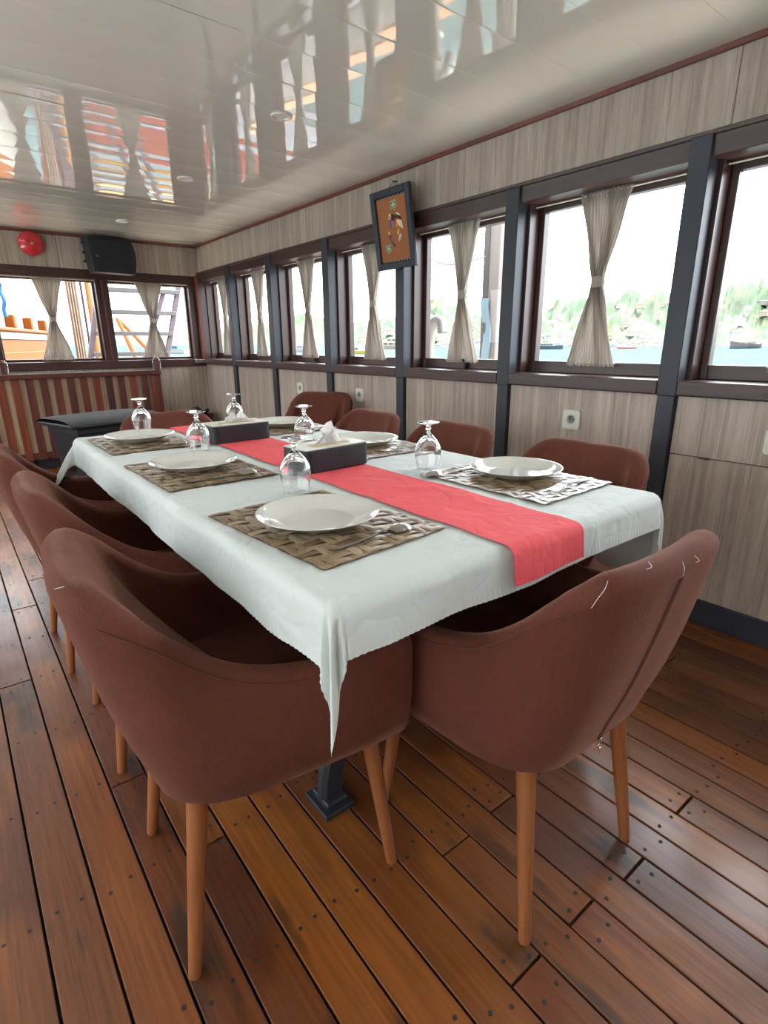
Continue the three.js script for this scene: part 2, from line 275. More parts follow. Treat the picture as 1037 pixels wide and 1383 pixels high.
// back wall (ahead of the camera)
const backBays = [[1.365, 2.105], [0.455, 1.255], [-0.42, 0.345], [-1.30, -0.53]];
{
  const wb = struct('wall_back'), B = (x0, x1, y0, y1, d0, d1, r = 0, g = 'y', o = [0, 0]) => bxr(x0, x1, y0, y1, D - d1, D - d0, r, g, o), R = rng(8);
  mesh('lower_core', B(XL - 0.17, W + 0.17, -0.02, 0.89, 0.012, 0.15), blackGap, wb); mesh('upper_core', B(XL - 0.17, W + 0.17, 1.735, H + 0.03, 0.012, 0.15), blackGap, wb);
  let xc = W; const cx = []; while (xc > XL) { cx.push(xc); xc -= 0.61; } cx.push(XL);
  for (let i = 0; i < cx.length - 1; i++) { mesh('panel', B(cx[i + 1] + 0.001, cx[i] - 0.001, 1.735, H + 0.01, 0, 0.012, 0.0015, 'y', [R() * 3, R()]), [laminateB, laminate, laminateB][i % 3], wb); mesh('panel', B(cx[i + 1] + 0.001, cx[i] - 0.001, 0.11, 0.875, 0, 0.012, 0.0015, 'y', [R() * 3, R()]), [laminateB, laminateB, laminate][i % 3], wb); }
  mesh('header_beam', B(XL - 0.17, W + 0.17, 1.655, 1.74, 0.001, 0.14, 0.004, 'x'), darkWood, wb);
  mesh('sill_board', B(XL, W - 0.03, 0.872, 0.945, -0.02, 0.0, 0.006, 'x'), darkWood, wb); mesh('sill_core', B(XL - 0.17, W + 0.17, 0.872, 0.945, 0.0, 0.14, 0.006, 'x'), darkWood, wb);
  const eds = [[2.105, W + 0.17], [1.255, 1.365], [0.345, 0.455], [-0.53, -0.42], [XL - 0.17, -1.30]];
  for (const [a, b] of eds) mesh('mullion', B(a, b, 0.94, 1.66, -0.008, 0.14, 0.006, 'y', [a, 0]), darkWood, wb);
  for (const [a, b] of eds.slice(1, 4)) mesh('mullion_bead', B((a + b) / 2 - 0.006, (a + b) / 2 + 0.006, 0.94, 1.66, -0.016, -0.006, 0.003, 'y', [a, 0]), trimWood, wb);
  mesh('corner_trim', B(W - 0.05, W - 0.016, 0.94, 1.74, -0.05, 0.0, 0.006, 'y', [0.3, 0]), trimWood, wb);
  mesh('corner_bracket', B(W - 0.13, W - 0.02, 0.905, 0.94, -0.05, -0.02, 0.004), steel, wb);
  for (const [a, b] of backBays) windowUnit('z', D - 0.085, -1, a, b, 0.945, 1.655, 0.016, 0.024, 0.022);
  const bb = struct('baseboard_back'); mesh('board', B(XL, W, 0, 0.11, -0.012, 0.012, 0.003, 'x'), darkPaint, bb);
  const tr = struct('trim_3'); mesh('moulding', B(XL, W, H - 0.020, H + 0.004, -0.014, 0.0, 0.004, 'x'), trimWood, tr);
  // wall behind the camera
  const wf = struct('wall_front'); mesh('core', bxr(XL - 0.17, W + 0.17, -0.02, H + 0.03, ZF + 0.012, ZF + 0.15), blackGap, wf);
  for (let i = 0; i < 4; i++) mesh('panel', bxr(mix(XL, W, i / 4) + 0.001, mix(XL, W, (i + 1) / 4) - 0.001, 0, H + 0.01, ZF, ZF + 0.012, 0, 'y', [i * 0.9, 0]), laminate, wf);
}

// ───────────────────────────── dining table ─────────────────────────────
const TX0 = 0.335, TX1 = 1.235, TZ0 = -2.30, TZ1 = -0.54, TY = 0.76;
{
  const t = thing('dining_table', 'long dining table with black curved metal legs under the white cloth', 'table', [(TX0 + TX1) / 2, 0, (TZ0 + TZ1) / 2]);
  const w = TX1 - TX0, l = TZ1 - TZ0;
  mesh('tabletop', box(w - 0.02, 0.03, l - 0.02, 0, TY - 0.022, 0, 0.012, 'z'), darkWood, t);
  for (const sz of [-1, 1]) {
    const zc = sz * (l / 2 - 0.40);
    mesh('support_plate', box(0.5, 0.012, 0.08, 0, TY - 0.044, zc, 0.003), iron, t);
    for (const sx of [-1, 1]) {
      const path = new THREE.CatmullRomCurve3([[0.222, 0.02], [0.215, 0.09], [0.19, 0.17], [0.14, 0.26], [0.09, 0.36], [0.075, 0.48], [0.10, 0.6], [0.16, 0.68], [0.2, 0.715]].map(p => new THREE.Vector3(sx * p[0], p[1], zc)));
      const sh = new THREE.Shape(); const a = 0.019, b = 0.031, c = 0.010; sh.moveTo(-a, -b + c); sh.lineTo(-a, b - c); sh.lineTo(-a + c, b); sh.lineTo(a - c, b); sh.lineTo(a, b - c); sh.lineTo(a, -b + c); sh.lineTo(a - c, -b); sh.lineTo(-a + c, -b); sh.closePath();
      const leg = mesh('leg', new THREE.ExtrudeGeometry(sh, { steps: 40, extrudePath: path, bevelEnabled: false }), iron, t);
      mesh('foot', [box(0.085, 0.014, 0.10, sx * 0.222, 0.007, zc, 0.003), box(0.06, 0.02, 0.074, sx * 0.222, 0.02, zc, 0.006)], iron, leg);
    }
    mesh('stretcher', rod([-0.08, 0.42, zc], [0.08, 0.42, zc], 0.012), iron, t);
  }
  mesh('long_stretcher', rod([0, 0.42, -l / 2 + 0.4], [0, 0.42, l / 2 - 0.4], 0.014), iron, t);
}
const wr = (x, z, a = 1) => a * (0.0016 * (fbm(x * 9 + 20, z * 7 + 30, 999, 999, 3, 201) - 0.5) + 0.0026 * (Math.pow(1 - Math.abs(2 * fbm(x * 5 + z * 2 + 40, z * 6 + 10, 999, 999, 3, 207) - 1), 6) - 0.25));
function drape(x0, x1, z0, z1, y, o, r, nx, nz, opt) {  // o: overhangs {l,r,n,f}; cloth laid over a rectangle
  const ax = [], az = [];
  for (let i = 0; i <= nx; i++) ax.push(mix(x0 - o.l, x1 + o.r, i / nx)); for (let j = 0; j <= nz; j++) az.push(mix(z0 - o.f, z1 + o.n, j / nz));
  return grid(nx, nz, (u, v, i, j) => {
    let a = ax[i], b = az[j]; const ix0 = x0 + r, ix1 = x1 - r, iz0 = z0 + r, iz1 = z1 - r;
    const ex = a < ix0 ? a - ix0 : a > ix1 ? a - ix1 : 0, ez = b < iz0 ? b - iz0 : b > iz1 ? b - iz1 : 0, cx = clamp(a, ix0, ix1), cz = clamp(b, iz0, iz1);
    const rho = Math.hypot(ex, ez); if (rho < 1e-6) return [a, y + wr(a, b, opt.w), b];
    const c2 = rho ? 2 * Math.abs(ex * ez) / (rho * rho) : 0; let s = rho * (1 + (opt.corner ?? 0.7) * c2 * c2); const q = r * Math.PI / 2;
    if (opt.longRight && ex > 0 && !(ez < 0)) s *= 1 + 0.42 * smooth(-0.80, -0.66, b);
    const out = s < q ? r * Math.sin(s / r) : r + (s - q) * opt.flare, down = s < q ? r * (1 - Math.cos(s / r)) : r + (s - q);
    const along = ex && !ez ? b : ez && !ex ? a : a - b;
    const k = smooth(0.01, 0.09, s), fold = k * (0.010 * (fbm(along * 7 + (ex ? 5 : 60) + (ex > 0 ? 9 : 0), s * 3, 999, 999, 3, 221) - 0.5) * 2 * (1 - c2) + c2 * 0.012 * Math.sin(Math.atan2(Math.abs(ez), Math.abs(ex)) * 10)) ;
    const hemD = Math.min(a - (x0 - o.l), x1 + o.r - a, b - (z0 - o.f), z1 + o.n - b), hem = hemD < 0.022 ? opt.hem * Math.sin(along * 6.283 / 0.011 + 3 * noise(along * 40, 1, 999, 9, 3)) * smooth(0.022, 0.010, hemD) : 0;
    const dx = ex / rho, dz = ez / rho, lift = (1 - k) * wr(a, b, opt.w), O = out + fold + hem + (ez < 0 && opt.corner ? 0.62 * Math.max(0, s - q) * c2 : 0);
    const sag = k * 0.012 * (fbm(along * 4 + 3, 2, 999, 9, 2, 231) - 0.5);
    return [cx + dx * O, y - down + lift + sag, cz + dz * O];
  }, (u, v) => [u * (x1 - x0 + o.l + o.r), v * (z1 - z0 + o.n + o.f)]);
}
solo('tablecloth', drape(TX0, TX1, TZ0, TZ1, TY + 0.001, { l: 0.088, r: 0.14, n: 0.068, f: 0.10 }, 0.024, 330, 560, { w: 1, flare: 0.06, hem: 0.0009, corner: 0.62, longRight: true }), cloth, 'white cotton tablecloth with pointed hanging corners over the long dining table', 'tablecloth');
solo('table_runner', drape(0.668, 0.915, TZ0 - 0.012, TZ1 + 0.012, TY + 0.0046, { l: -0.022, r: -0.022, n: 0.055, f: 0.05 }, 0.022, 70, 500, { w: 1.2, flare: 0.12, hem: 0.0003, corner: 0 }), redCloth, 'creased red fabric runner laid along the middle of the white tablecloth', 'table runner');

// ───────────────────────────── placemats, plates, cutlery, glasses ─────────────────────────────
const matMap = tex(128, 128, 0.05, 0.2, (u, v) => { const g = woodGrain(u, v, 301, 16); return mix3([0.62, 0.60, 0.58], [1, 1, 1], g); });
const matMats = [[0.36, 0.24, 0.13], [0.50, 0.37, 0.22], [0.22, 0.135, 0.07], [0.60, 0.48, 0.31]].map(c => phy({ map: matMap, color: lin(...c), roughness: 0.34, clearcoat: 0.4, clearcoatRoughness: 0.3 }));
const MP = 0.0188, NXS = 20, NZS = 15;   // strips running along x lie side by side along z (20), the others 15
function weaveStrip(n, phase, along) {   // along 'x': length n*MP ; 2/2 twill
  const L = n * MP, hw = MP * 0.45, th = 0.0007, st = []; for (let k = -1; k <= n; k++) st.push(k);
  const pts = st.map(k => { const t = clamp((k + 0.5) * MP, 0, L), up = mod(k + phase, 4) < 2; return [t - L / 2, (k < 0 || k >= n) ? 0.0022 : up ? 0.0038 : 0.0009]; });
  const P = [], uv = [], I = []; const sec = [[-hw, -th], [-hw, th * 0.4], [0, th * 1.3], [hw, th * 0.4], [hw, -th]];
  pts.forEach((p, i) => sec.forEach((q, j) => { P.push(...(along === 'x' ? [p[0], p[1] + q[1], q[0]] : [q[0], p[1] + q[1], -p[0]])); uv.push(q[0] + phase * 0.013, p[0]); }));
  for (let i = 0; i < pts.length - 1; i++) for (let j = 0; j < 5; j++) { const a = i * 5 + j, b = i * 5 + (j + 1) % 5, c = a + 5, d = b + 5; I.push(a, c, d, a, d, b); }
  const g = new THREE.BufferGeometry(); g.setAttribute('position', new THREE.Float32BufferAttribute(P, 3)); g.setAttribute('uv', new THREE.Float32BufferAttribute(uv, 2)); g.setIndex(I); g.computeVertexNormals(); return g;
}
const stripX = [0, 1, 2, 3].map(p => weaveStrip(NZS, p, 'x')), stripZ = [0, 1, 2, 3].map(p => weaveStrip(NXS, p, 'z'));
function makeMat(p, turn, label, seed) {
  const t = thing('placemat', label, 'placemat', p, turn, 'woven placemats on the tablecloth'), R = rng(seed);
  for (let j = 0; j < NXS; j++) { const m = mesh('strip', stripX[mod(j, 4)], matMats[Math.floor(R() * 4)], t); m.position.z = (j - (NXS - 1) / 2) * MP; }
  for (let i = 0; i < NZS; i++) { const m = mesh('strip', stripZ[mod(i + 3, 4)], matMats[Math.floor(R() * 4)], t); m.position.x = (i - (NZS - 1) / 2) * MP; }
}
const plateGeo = lathe([[0, 0.0035], [0.066, 0.0035], [0.070, 0.0045], [0.082, 0.009], [0.096, 0.0165], [0.107, 0.0205], [0.1135, 0.0222], [0.1152, 0.0228], [0.1160, 0.0222], [0.1155, 0.0210], [0.108, 0.0175], [0.094, 0.0115], [0.080, 0.0045], [0.071, 0.0008], [0.067, 0], [0.063, 0.0006], [0, 0.0012]].map(p => [p[0], p[1] + 0]), 96);
// goblet standing upside down: rim on the cloth, foot in the air; one closed wall of glass
const gobletGeo = (() => {
  const out = [[0.0285, 0], [0.0300, 0.012], [0.0328, 0.026], [0.0350, 0.042], [0.0348, 0.054], [0.0310, 0.068], [0.0235, 0.080], [0.0150, 0.090], [0.0085, 0.097], [0.0058, 0.102], [0.0056, 0.107], [0.0072, 0.111], [0.0060, 0.115], [0.0075, 0.1185], [0.0140, 0.1215], [0.0240, 0.1243], [0.0282, 0.1258], [0.0286, 0.1268], [0.0280, 0.1274], [0, 0.1272]];
  const inn = [[0.0, 0.0880], [0.006, 0.0872], [0.013, 0.0830], [0.0205, 0.0765], [0.0285, 0.0665], [0.0330, 0.0535], [0.0334, 0.042], [0.0314, 0.026], [0.0287, 0.012], [0.0274, 0.0004], [0.0285, 0]];
  const sm = spline(out.slice(0, -1).map((p, i) => [i, ...p])), o2 = []; for (let i = 0; i < out.length - 2; i++) for (let k = 0; k < 3; k++) { const p = sm(i + k / 3); o2.push([Math.max(0.001, p[0]), p[1]]); }
  return lathe([...inn, ...o2.slice(1), out[out.length - 2], out[out.length - 1]], 56);
})();
const spoonGeo = (() => { // lies along x, bowl towards +x, domed upwards (turned face down)
  const prof = spline([[0, 0.0045, 0.0025], [0.02, 0.0062, 0.0022], [0.08, 0.0034, 0.003], [0.115, 0.0026, 0.0075], [0.125, 0.004, 0.0085], [0.138, 0.0135, 0.0105], [0.152, 0.0185, 0.0115], [0.168, 0.0165, 0.0095], [0.18, 0.0085, 0.005], [0.184, 0.002, 0.0028]]);
  const up = s => { const p = prof(s); return [Math.max(0.0012, p[0]), p[1]]; };
  const sheet = dy => grid(60, 10, (u, v) => { const s = u * 0.184, [hw, y] = up(s), t = v * 2 - 1, bowl = smooth(0.12, 0.14, s); return [s - 0.09, y * (1 - bowl * t * t * 0.75) + dy, t * hw]; });
  return merge([sheet(0.0008), sheet(-0.0004)]);
})();
const forkGeo = (() => {
  const y = s => spline([[0, 0.0025], [0.06, 0.0025], [0.115, 0.0075], [0.135, 0.0085], [0.16, 0.005], [0.185, 0.0055]])(s)[0];
  const hw = s => spline([[0, 0.0045], [0.02, 0.006], [0.08, 0.0033], [0.115, 0.0028], [0.13, 0.009], [0.14, 0.0118], [0.145, 0.012]])(s)[0];
  const body = dy => grid(44, 4, (u, v) => [u * 0.143 - 0.09, y(u * 0.143) + dy, (v * 2 - 1) * hw(u * 0.143)]); const L = [body(0.0008), body(-0.0005)];
  for (let k = 0; k < 4; k++) { const zc = (k - 1.5) * 0.0063; for (const dy of [0.0008, -0.0005]) L.push(grid(10, 2, (u, v) => { const s = 0.141 + u * 0.044; return [s - 0.09, y(s) + dy, zc + (v * 2 - 1) * mix(0.0019, 0.0008, u)]; })); }
  return merge(L);
})();
const settings = [
  // mat x,z,turn | plate x,z | glass x,z | side (-1 left of the table, facing +x; +1 window side)
  { m: [0.520, -0.850, 0.09], p: [0.512, -0.853], g: [0.591, -1.075], s: -1, at: 'at the cloth corner that hangs to a long point' },
  { m: [0.500, -1.450, 0.02], p: [0.502, -1.480], g: [0.600, -1.705], s: -1, at: 'in the middle of the table side away from the windows' },
  { m: [0.510, -2.010, 0.0], p: [0.515, -2.050], g: [0.580, -2.255], s: -1, at: 'on the table corner beside the black bin' },
  { m: [1.075, -0.845, 0.035], p: [1.110, -0.865], g: [0.985, -1.060], s: 1, at: 'on the window side by the hanging end of the red runner' },
  { m: [1.075, -1.455, 0.0], p: [1.075, -1.475], g: [0.935, -1.620], s: 1, at: 'in the middle of the window side of the table' },
  { m: [1.070, -2.030, 0.0], p: [1.070, -2.040], g: [0.945, -2.215], s: 1, at: 'on the table corner near the skewed chair by the wall' },
];
settings.forEach((q, i) => {
  makeMat([q.m[0], TY + 0.0028, q.m[1]], q.m[2], `brown woven placemat ${q.at}`, 400 + i);
  const py = TY + 0.0062;
  solo('dinner_plate', plateGeo, porcelain, `round cream dinner plate ${q.at}`, 'plate', [q.p[0], py, q.p[1]], 0, 'dinner plates on the placemats');
  solo('goblet', gobletGeo, clearGlass, `upside-down clear stemmed glass ${q.at}`, 'glass', [q.g[0], TY + 0.003, q.g[1]], 0, 'upturned glasses on the table');
  const d = -q.s, turn = d > 0 ? 0 : Math.PI, zs = q.s < 0 ? 1 : -1;
  solo('spoon', spoonGeo, steel, `steel spoon lying face down on the placemat ${q.at}`.split(' ').slice(0, 16).join(' '), 'spoon', [q.m[0] + d * (q.s < 0 ? 0.012 : 0.075), TY + 0.0072, q.m[1] + zs * 0.140], turn + (q.s < 0 ? q.m[2] + 0.0 : -0.05), 'spoons beside the plates');
  solo('fork', forkGeo, steel, `steel four-tined fork on the placemat ${q.at}`.split(' ').slice(0, 16).join(' '), 'fork', [q.m[0] + d * (q.s < 0 ? 0.01 : -0.045), TY + 0.0072, q.m[1] - zs * 0.140], turn + (q.s > 0 ? 0.06 : 0.0), 'forks beside the plates');
});

// tissue boxes
function tissueBox(x, z, turn, seed, label) {
  const t = thing('tissue_box', label, 'tissue box', [x, TY + 0.006, z], turn, 'tissue boxes on the runner');
  const w = 0.215, d = 0.115, h = 0.058;
  const bodyG = (() => { const s = new THREE.Shape(), rr = 0.02, a = w / 2, b = d / 2; s.moveTo(-a + rr, -b); s.lineTo(a - rr, -b); s.absarc(a - rr, -b + rr, rr, -Math.PI / 2, 0); s.lineTo(a, b - rr); s.absarc(a - rr, b - rr, rr, 0, Math.PI / 2); s.lineTo(-a + rr, b); s.absarc(-a + rr, b - rr, rr, Math.PI / 2, Math.PI); s.lineTo(-a, -b + rr); s.absarc(-a + rr, -b + rr, rr, Math.PI, 1.5 * Math.PI); const g = new THREE.ExtrudeGeometry(s, { depth: h - 0.004, bevelEnabled: true, bevelSize: 0.001, bevelThickness: 0.002, bevelSegments: 2, curveSegments: 8 }); g.rotateX(-Math.PI / 2); g.translate(0, 0.002, 0); return g; })();
  mesh('body', bodyG, blackPlastic, t);
  const lid = mesh('lid', box(w - 0.008, 0.004, d - 0.008, 0, h + 0.002, 0, 0.0019, 'x', [0, 0], 2), whitePlastic, t); lid.userData.label = 'white top plate';
  const sl = mesh('slot_edge', box(0.125, 0.003, 0.03, 0.0, h + 0.0045, 0.012, 0.001), cardMat, t); sl.userData.label = 'tan cardboard slot edge';
  const hgtK = seed === 2 ? 1 : 0;
  const leafT = (x0, x1, hh, z0, lean, k) => grid(24, 10, (u, v) => { const e = Math.sin(Math.PI * clamp(u * 0.94 + 0.03)), pk = hh * Math.pow(e, 0.45) * (0.82 + 0.18 * Math.cos(u * 5 + k)); return [mix(x0, x1, u) + (mix(x0, x1, 0.5) - mix(x0, x1, u)) * v * 0.35, h + 0.004 + pk * v, z0 + lean * v * v + 0.007 * Math.sin(u * 9 + k) * v + 0.004 * Math.sin(u * 23 + v * 4 + k) * v]; });
  const tis = hgtK > 0.5 ? [leafT(-0.055, 0.02, 0.050, 0.014, 0.012, 1), leafT(-0.03, 0.055, 0.066, 0.008, -0.018, 2.2), leafT(-0.04, 0.03, 0.045, 0.018, 0.02, 4)] : [leafT(-0.06, 0.015, 0.036, 0.012, 0.01, 3), leafT(0.0, 0.06, 0.040, 0.010, -0.012, 5), leafT(-0.05, 0.05, 0.022, 0.017, 0.014, 1.5)];
  const ts = mesh('tissue', tis, tissueMat, t); ts.userData.label = 'white tissue standing out of the slot';
}
tissueBox(0.796, -1.268, 0.08, 2, 'black tissue box between the two nearest-paired glasses, tall folded tissue, toward the cloth end');
tissueBox(0.783, -1.84, 0.03, 5, 'black tissue box with low crumpled tissue toward the black bin');
scene.children.filter(o => o.name.startsWith('tissue_box'))[0].userData.label = 'black tissue box with one tall folded tissue near the hanging runner end';

// ───────────────────────────── chairs ─────────────────────────────
const rimC = spline([[0, 0, 0.774, -0.292], [0.12, 0.095, 0.776, -0.290], [0.22, 0.160, 0.770, -0.272], [0.31, 0.194, 0.734, -0.228], [0.42, 0.204, 0.664, -0.160], [0.53, 0.213, 0.614, -0.088], [0.66, 0.230, 0.594, 0.00], [0.82, 0.250, 0.600, 0.100], [1, 0.252, 0.600, 0.195]]);
const botC = spline([[0, 0, 0.345, -0.196], [0.12, 0.08, 0.345, -0.196], [0.22, 0.142, 0.347, -0.188], [0.31, 0.186, 0.350, -0.150], [0.42, 0.204, 0.352, -0.085], [0.53, 0.208, 0.354, -0.02], [0.66, 0.212, 0.356, 0.065], [0.82, 0.216, 0.358, 0.145], [1, 0.216, 0.360, 0.205]]);
const sgn3 = (f, u) => { const p = f(Math.abs(u)); return new THREE.Vector3(Math.sign(u) * p[0] || 0, p[1], p[2]); };
function shellSection(u) {   // points from under the seat, up the outside, over the rim, down the inside
  const T = sgn3(rimC, u), Bt = sgn3(botC, u), e = 0.004, T2 = sgn3(rimC, u + e), T0 = sgn3(rimC, u - e);
  const tan = T2.clone().sub(T0); tan.y = 0; tan.normalize(); const n = new THREE.Vector3(-tan.z, 0, tan.x); // outward?
  if (n.dot(new THREE.Vector3(T.x, 0, T.z - 0.05)) < 0) n.negate();
  const th = mix(0.031, 0.021, smooth(0.2, 0.6, Math.abs(u))), pts = [];
  const up = T.clone().sub(Bt), L = up.length(); up.normalize();
  const Tc = T.clone().addScaledVector(up, -th);                    // rim arc centre
  const outB = n.clone();
  const inB = Bt.clone().addScaledVector(n, -th * 1.7 - 0.13 * (1 - smooth(0.12, 0.42, Math.abs(u)))); inB.y = 0.42;
  pts.push(Bt.clone().addScaledVector(n, -0.075).setY(Bt.y + 0.0));
  pts.push(Bt.clone().addScaledVector(n, -0.035).setY(Bt.y + 0.001));
  pts.push(Bt.clone().addScaledVector(n, -0.012).setY(Bt.y + 0.007));
  for (let k = 1; k <= 10; k++) { const t = k / 10, p = Bt.clone().lerp(Tc.clone().addScaledVector(n, th), t); p.addScaledVector(outB, 0.020 * Math.sin(Math.PI * Math.pow(t, 0.75)) * (1 - 0.3 * smooth(0.0, 0.3, Math.abs(u) < 0.3 ? 0.3 - Math.abs(u) : 0))); p.y += k === 1 ? -0.012 : 0; pts.push(p); }
  for (let k = 1; k <= 7; k++) { const a = Math.PI * k / 8; pts.push(Tc.clone().addScaledVector(n, th * Math.cos(a)).addScaledVector(up, th * Math.sin(a) * 1.0)); }
  const Ti = Tc.clone().addScaledVector(n, -th);
  for (let k = 0; k <= 9; k++) { const t = k / 9, p = Ti.clone().lerp(inB, t); p.addScaledVector(outB, 0.016 * Math.sin(Math.PI * t)); pts.push(p); }
  return pts;
}
const shellGeo = (() => {
  const NU = 120, secs = []; for (let i = 0; i <= NU; i++) { const t = i / NU * 2 - 1; secs.push(shellSection(Math.abs(t) < 1e-6 ? 1e-5 : t)); }
  const NV = secs[0].length, c0 = [], e = secs.map((s, i) => { const c = new THREE.Vector3(); s.forEach(p => c.add(p)); return c.multiplyScalar(1 / NV); });
  const rows = []; // rounded ends: taper the last sections forward
  const cap = (s, c, dir) => [0.55, 0.85, 1].map((q, k) => s.map(p => { const w = [0.90, 0.62, 0.06][k]; const m = new THREE.Vector3(mix(c.x, p.x, w), mix(c.y, p.y, [0.97, 0.88, 0.8][k]), p.z + 0.020 * q); return m; }));
  const cen = s => { const c = new THREE.Vector3(); c.x = (s[8].x + s[26].x) / 2; c.y = 0.46; c.z = s[8].z; return c; };
  const capA = cap(secs[0], cen(secs[0])).reverse(), capB = cap(secs[NU], cen(secs[NU]));
  rows.push(...capA, ...secs, ...capB);
  const P = [], UV = [], I = []; let su = 0;
  rows.forEach((s, i) => { if (i) su += rows[i - 1][12].distanceTo(s[12]); let sv = 0; s.forEach((p, j) => { if (j) sv += s[j - 1].distanceTo(p); P.push(p.x, p.y, p.z); UV.push(su, sv); }); });
  for (let i = 0; i < rows.length - 1; i++) for (let j = 0; j < NV - 1; j++) { const a = i * NV + j, b = a + 1, c = a + NV, d = c + 1; I.push(a, b, d, a, d, c); }
  const g = new THREE.BufferGeometry(); g.setAttribute('position', new THREE.Float32BufferAttribute(P, 3)); g.setAttribute('uv', new THREE.Float32BufferAttribute(UV, 2)); g.setIndex(I); g.computeVertexNormals(); return g;
})();
const seatGeo = (() => { const s = new THREE.Shape(); s.moveTo(0, 0.165); s.lineTo(0.12, 0.165); s.quadraticCurveTo(0.17, 0.16, 0.18, 0.08); s.lineTo(0.192, -0.17); s.quadraticCurveTo(0.193, -0.225, 0.15, -0.228); s.lineTo(-0.15, -0.228); s.quadraticCurveTo(-0.193, -0.225, -0.192, -0.17); s.lineTo(-0.18, 0.08); s.quadraticCurveTo(-0.17, 0.16, -0.12, 0.165); s.closePath(); const g = new THREE.ExtrudeGeometry(s, { depth: 0.07, bevelEnabled: true, bevelThickness: 0.022, bevelSize: 0.016, bevelSegments: 4, curveSegments: 10 }); g.rotateX(-Math.PI / 2); g.translate(0, 0.367, 0); return g; })();
const legGeo = (a, b) => { const g = rod(a, b, 0.0185, 0.0115, 18); return g; };
const L4 = [[-1, -1], [1, -1], [-1, 1], [1, 1]].map(([sx, sz]) => sz < 0 ? legGeo([sx * 0.152, 0.358, -0.162], [sx * 0.182, 0, -0.212]) : legGeo([sx * 0.168, 0.366, 0.168], [sx * 0.19, 0, 0.212]));
function outer(u, t) { const s = shellSection(u); const i = 3 + t * 9, k = Math.floor(i); return s[k].clone().lerp(s[Math.min(k + 1, s.length - 1)], i - k); }
const rimSeam = s => { const pts = []; for (let k = 0; k <= 16; k++) { const u = s * mix(0.26, 0.7, k / 16), p = shellSection(u)[12]; pts.push([p.x + s * 0.001, p.y, p.z]); } return tube(pts, 0.0013, 40, 5); };
const rimL = rimSeam(-1), rimR = rimSeam(1);
function makeChair(x, z, turn, label, extra) {
  const t = thing('tub_chair', label, 'chair', [x, 0, z], turn, 'rust fabric tub chairs');
  mesh('upholstered_shell', shellGeo, fabric, t); mesh('seat', seatGeo, fabric, t);
  for (const g of L4) mesh('leg', g, legWood, t);
  mesh('seam', rimL, fabric, t); mesh('seam', rimR, fabric, t);
  if (extra) extra(t); return t;
}
const thread = (t, pts) => { const m = mesh('loose_thread', tube(pts, 0.0005, 20, 5), threadMat, t); m.userData.label = 'loose white thread'; };
const onShell = (u, j, lift = 0.002) => { const s = shellSection(u), p = s[j], q = p.clone().sub(new THREE.Vector3(0, 0.5, 0)).normalize(); return [p.x + q.x * lift, p.y + q.y * lift, p.z + q.z * lift]; };
// turn: chair faces local +z
const faceX = Math.PI / 2, faceXn = -Math.PI / 2;
makeChair(0.384, -0.925, faceX - 0.085, 'rust fabric tub chair behind the tablecloth corner that hangs to a long point', t => {
  thread(t, [onShell(0.44, 13, 0.003), onShell(0.475, 12, 0.008), onShell(0.50, 12, 0.003)]); thread(t, [onShell(0.50, 12, 0.003), onShell(0.52, 12, 0.006), onShell(0.515, 13, 0.003)]);
  thread(t, [onShell(-0.16, 14, 0.002), onShell(-0.185, 15, 0.004)]); thread(t, [onShell(-0.12, 12, 0.002), onShell(-0.13, 13, 0.004)]); thread(t, [onShell(0.66, 16, 0.002), onShell(0.68, 15, 0.005), onShell(0.70, 15, 0.002)]);
});
makeChair(0.400, -1.545, faceX - 0.035, 'rust fabric tub chair in the middle of the row facing the windows');
makeChair(0.375, -2.155, faceX, 'rust fabric tub chair facing the windows at the end beside the black bin');
makeChair(1.345, -0.968, faceXn, 'rust fabric tub chair with its back below the square socket near the seamed panel');
makeChair(1.345, -1.570, faceXn, 'rust fabric tub chair in the middle of the window-side row');
makeChair(1.345, -2.130, faceXn, 'rust fabric tub chair last in the window-side row, next to the skewed chair');
makeChair(1.79, -3.06, Math.atan2(-0.83, 0.56), 'rust fabric tub chair standing askew by the wall, away from the table');
makeChair(0.82, -2.49, 0, 'rust fabric tub chair at the table end next to the black bin');
makeChair(0.852, -0.640, Math.PI, 'rust fabric tub chair with a back zip at the runner end of the table', t => {
  const pts = [], n = 24; for (let k = 0; k <= n; k++) { const p = outer(0.02, 0.02 + 0.97 * k / n); pts.push([p.x, p.y, p.z - 0.001]); }
  const zp = mesh('zipper', [tube(pts.map(p => [p[0] - 0.003, p[1], p[2]]), 0.0022, 60, 6), tube(pts.map(p => [p[0] + 0.003, p[1], p[2]]), 0.0022, 60, 6)], seamMat, t);
  const b = pts[0]; mesh('zipper_pull', [new THREE.TorusGeometry(0.006, 0.0014, 8, 20).translate(b[0], b[1] - 0.014, b[2] - 0.004), box(0.006, 0.014, 0.003, b[0], b[1] - 0.004, b[2] - 0.004, 0.001), box(0.004, 0.016, 0.0016, b[0], b[1] - 0.026, b[2] - 0.004, 0.0006)], chrome, t);
  thread(t, [onShell(0.225, 15, 0.003), onShell(0.235, 14, 0.006), onShell(0.245, 13, 0.004), onShell(0.25, 12, 0.002)]); thread(t, [onShell(0.02, 14, 0.003), onShell(0.025, 13, 0.005), onShell(0.02, 12, 0.002)]);
  thread(t, [onShell(0.10, 16, 0.002), onShell(0.12, 15, 0.006), onShell(0.13, 15, 0.002)]); thread(t, [onShell(-0.03, 14, 0.003), onShell(-0.035, 13, 0.006), onShell(-0.03, 13, 0.002)]); thread(t, [onShell(0.15, 17, 0.002), onShell(0.16, 17, 0.005)]);
});

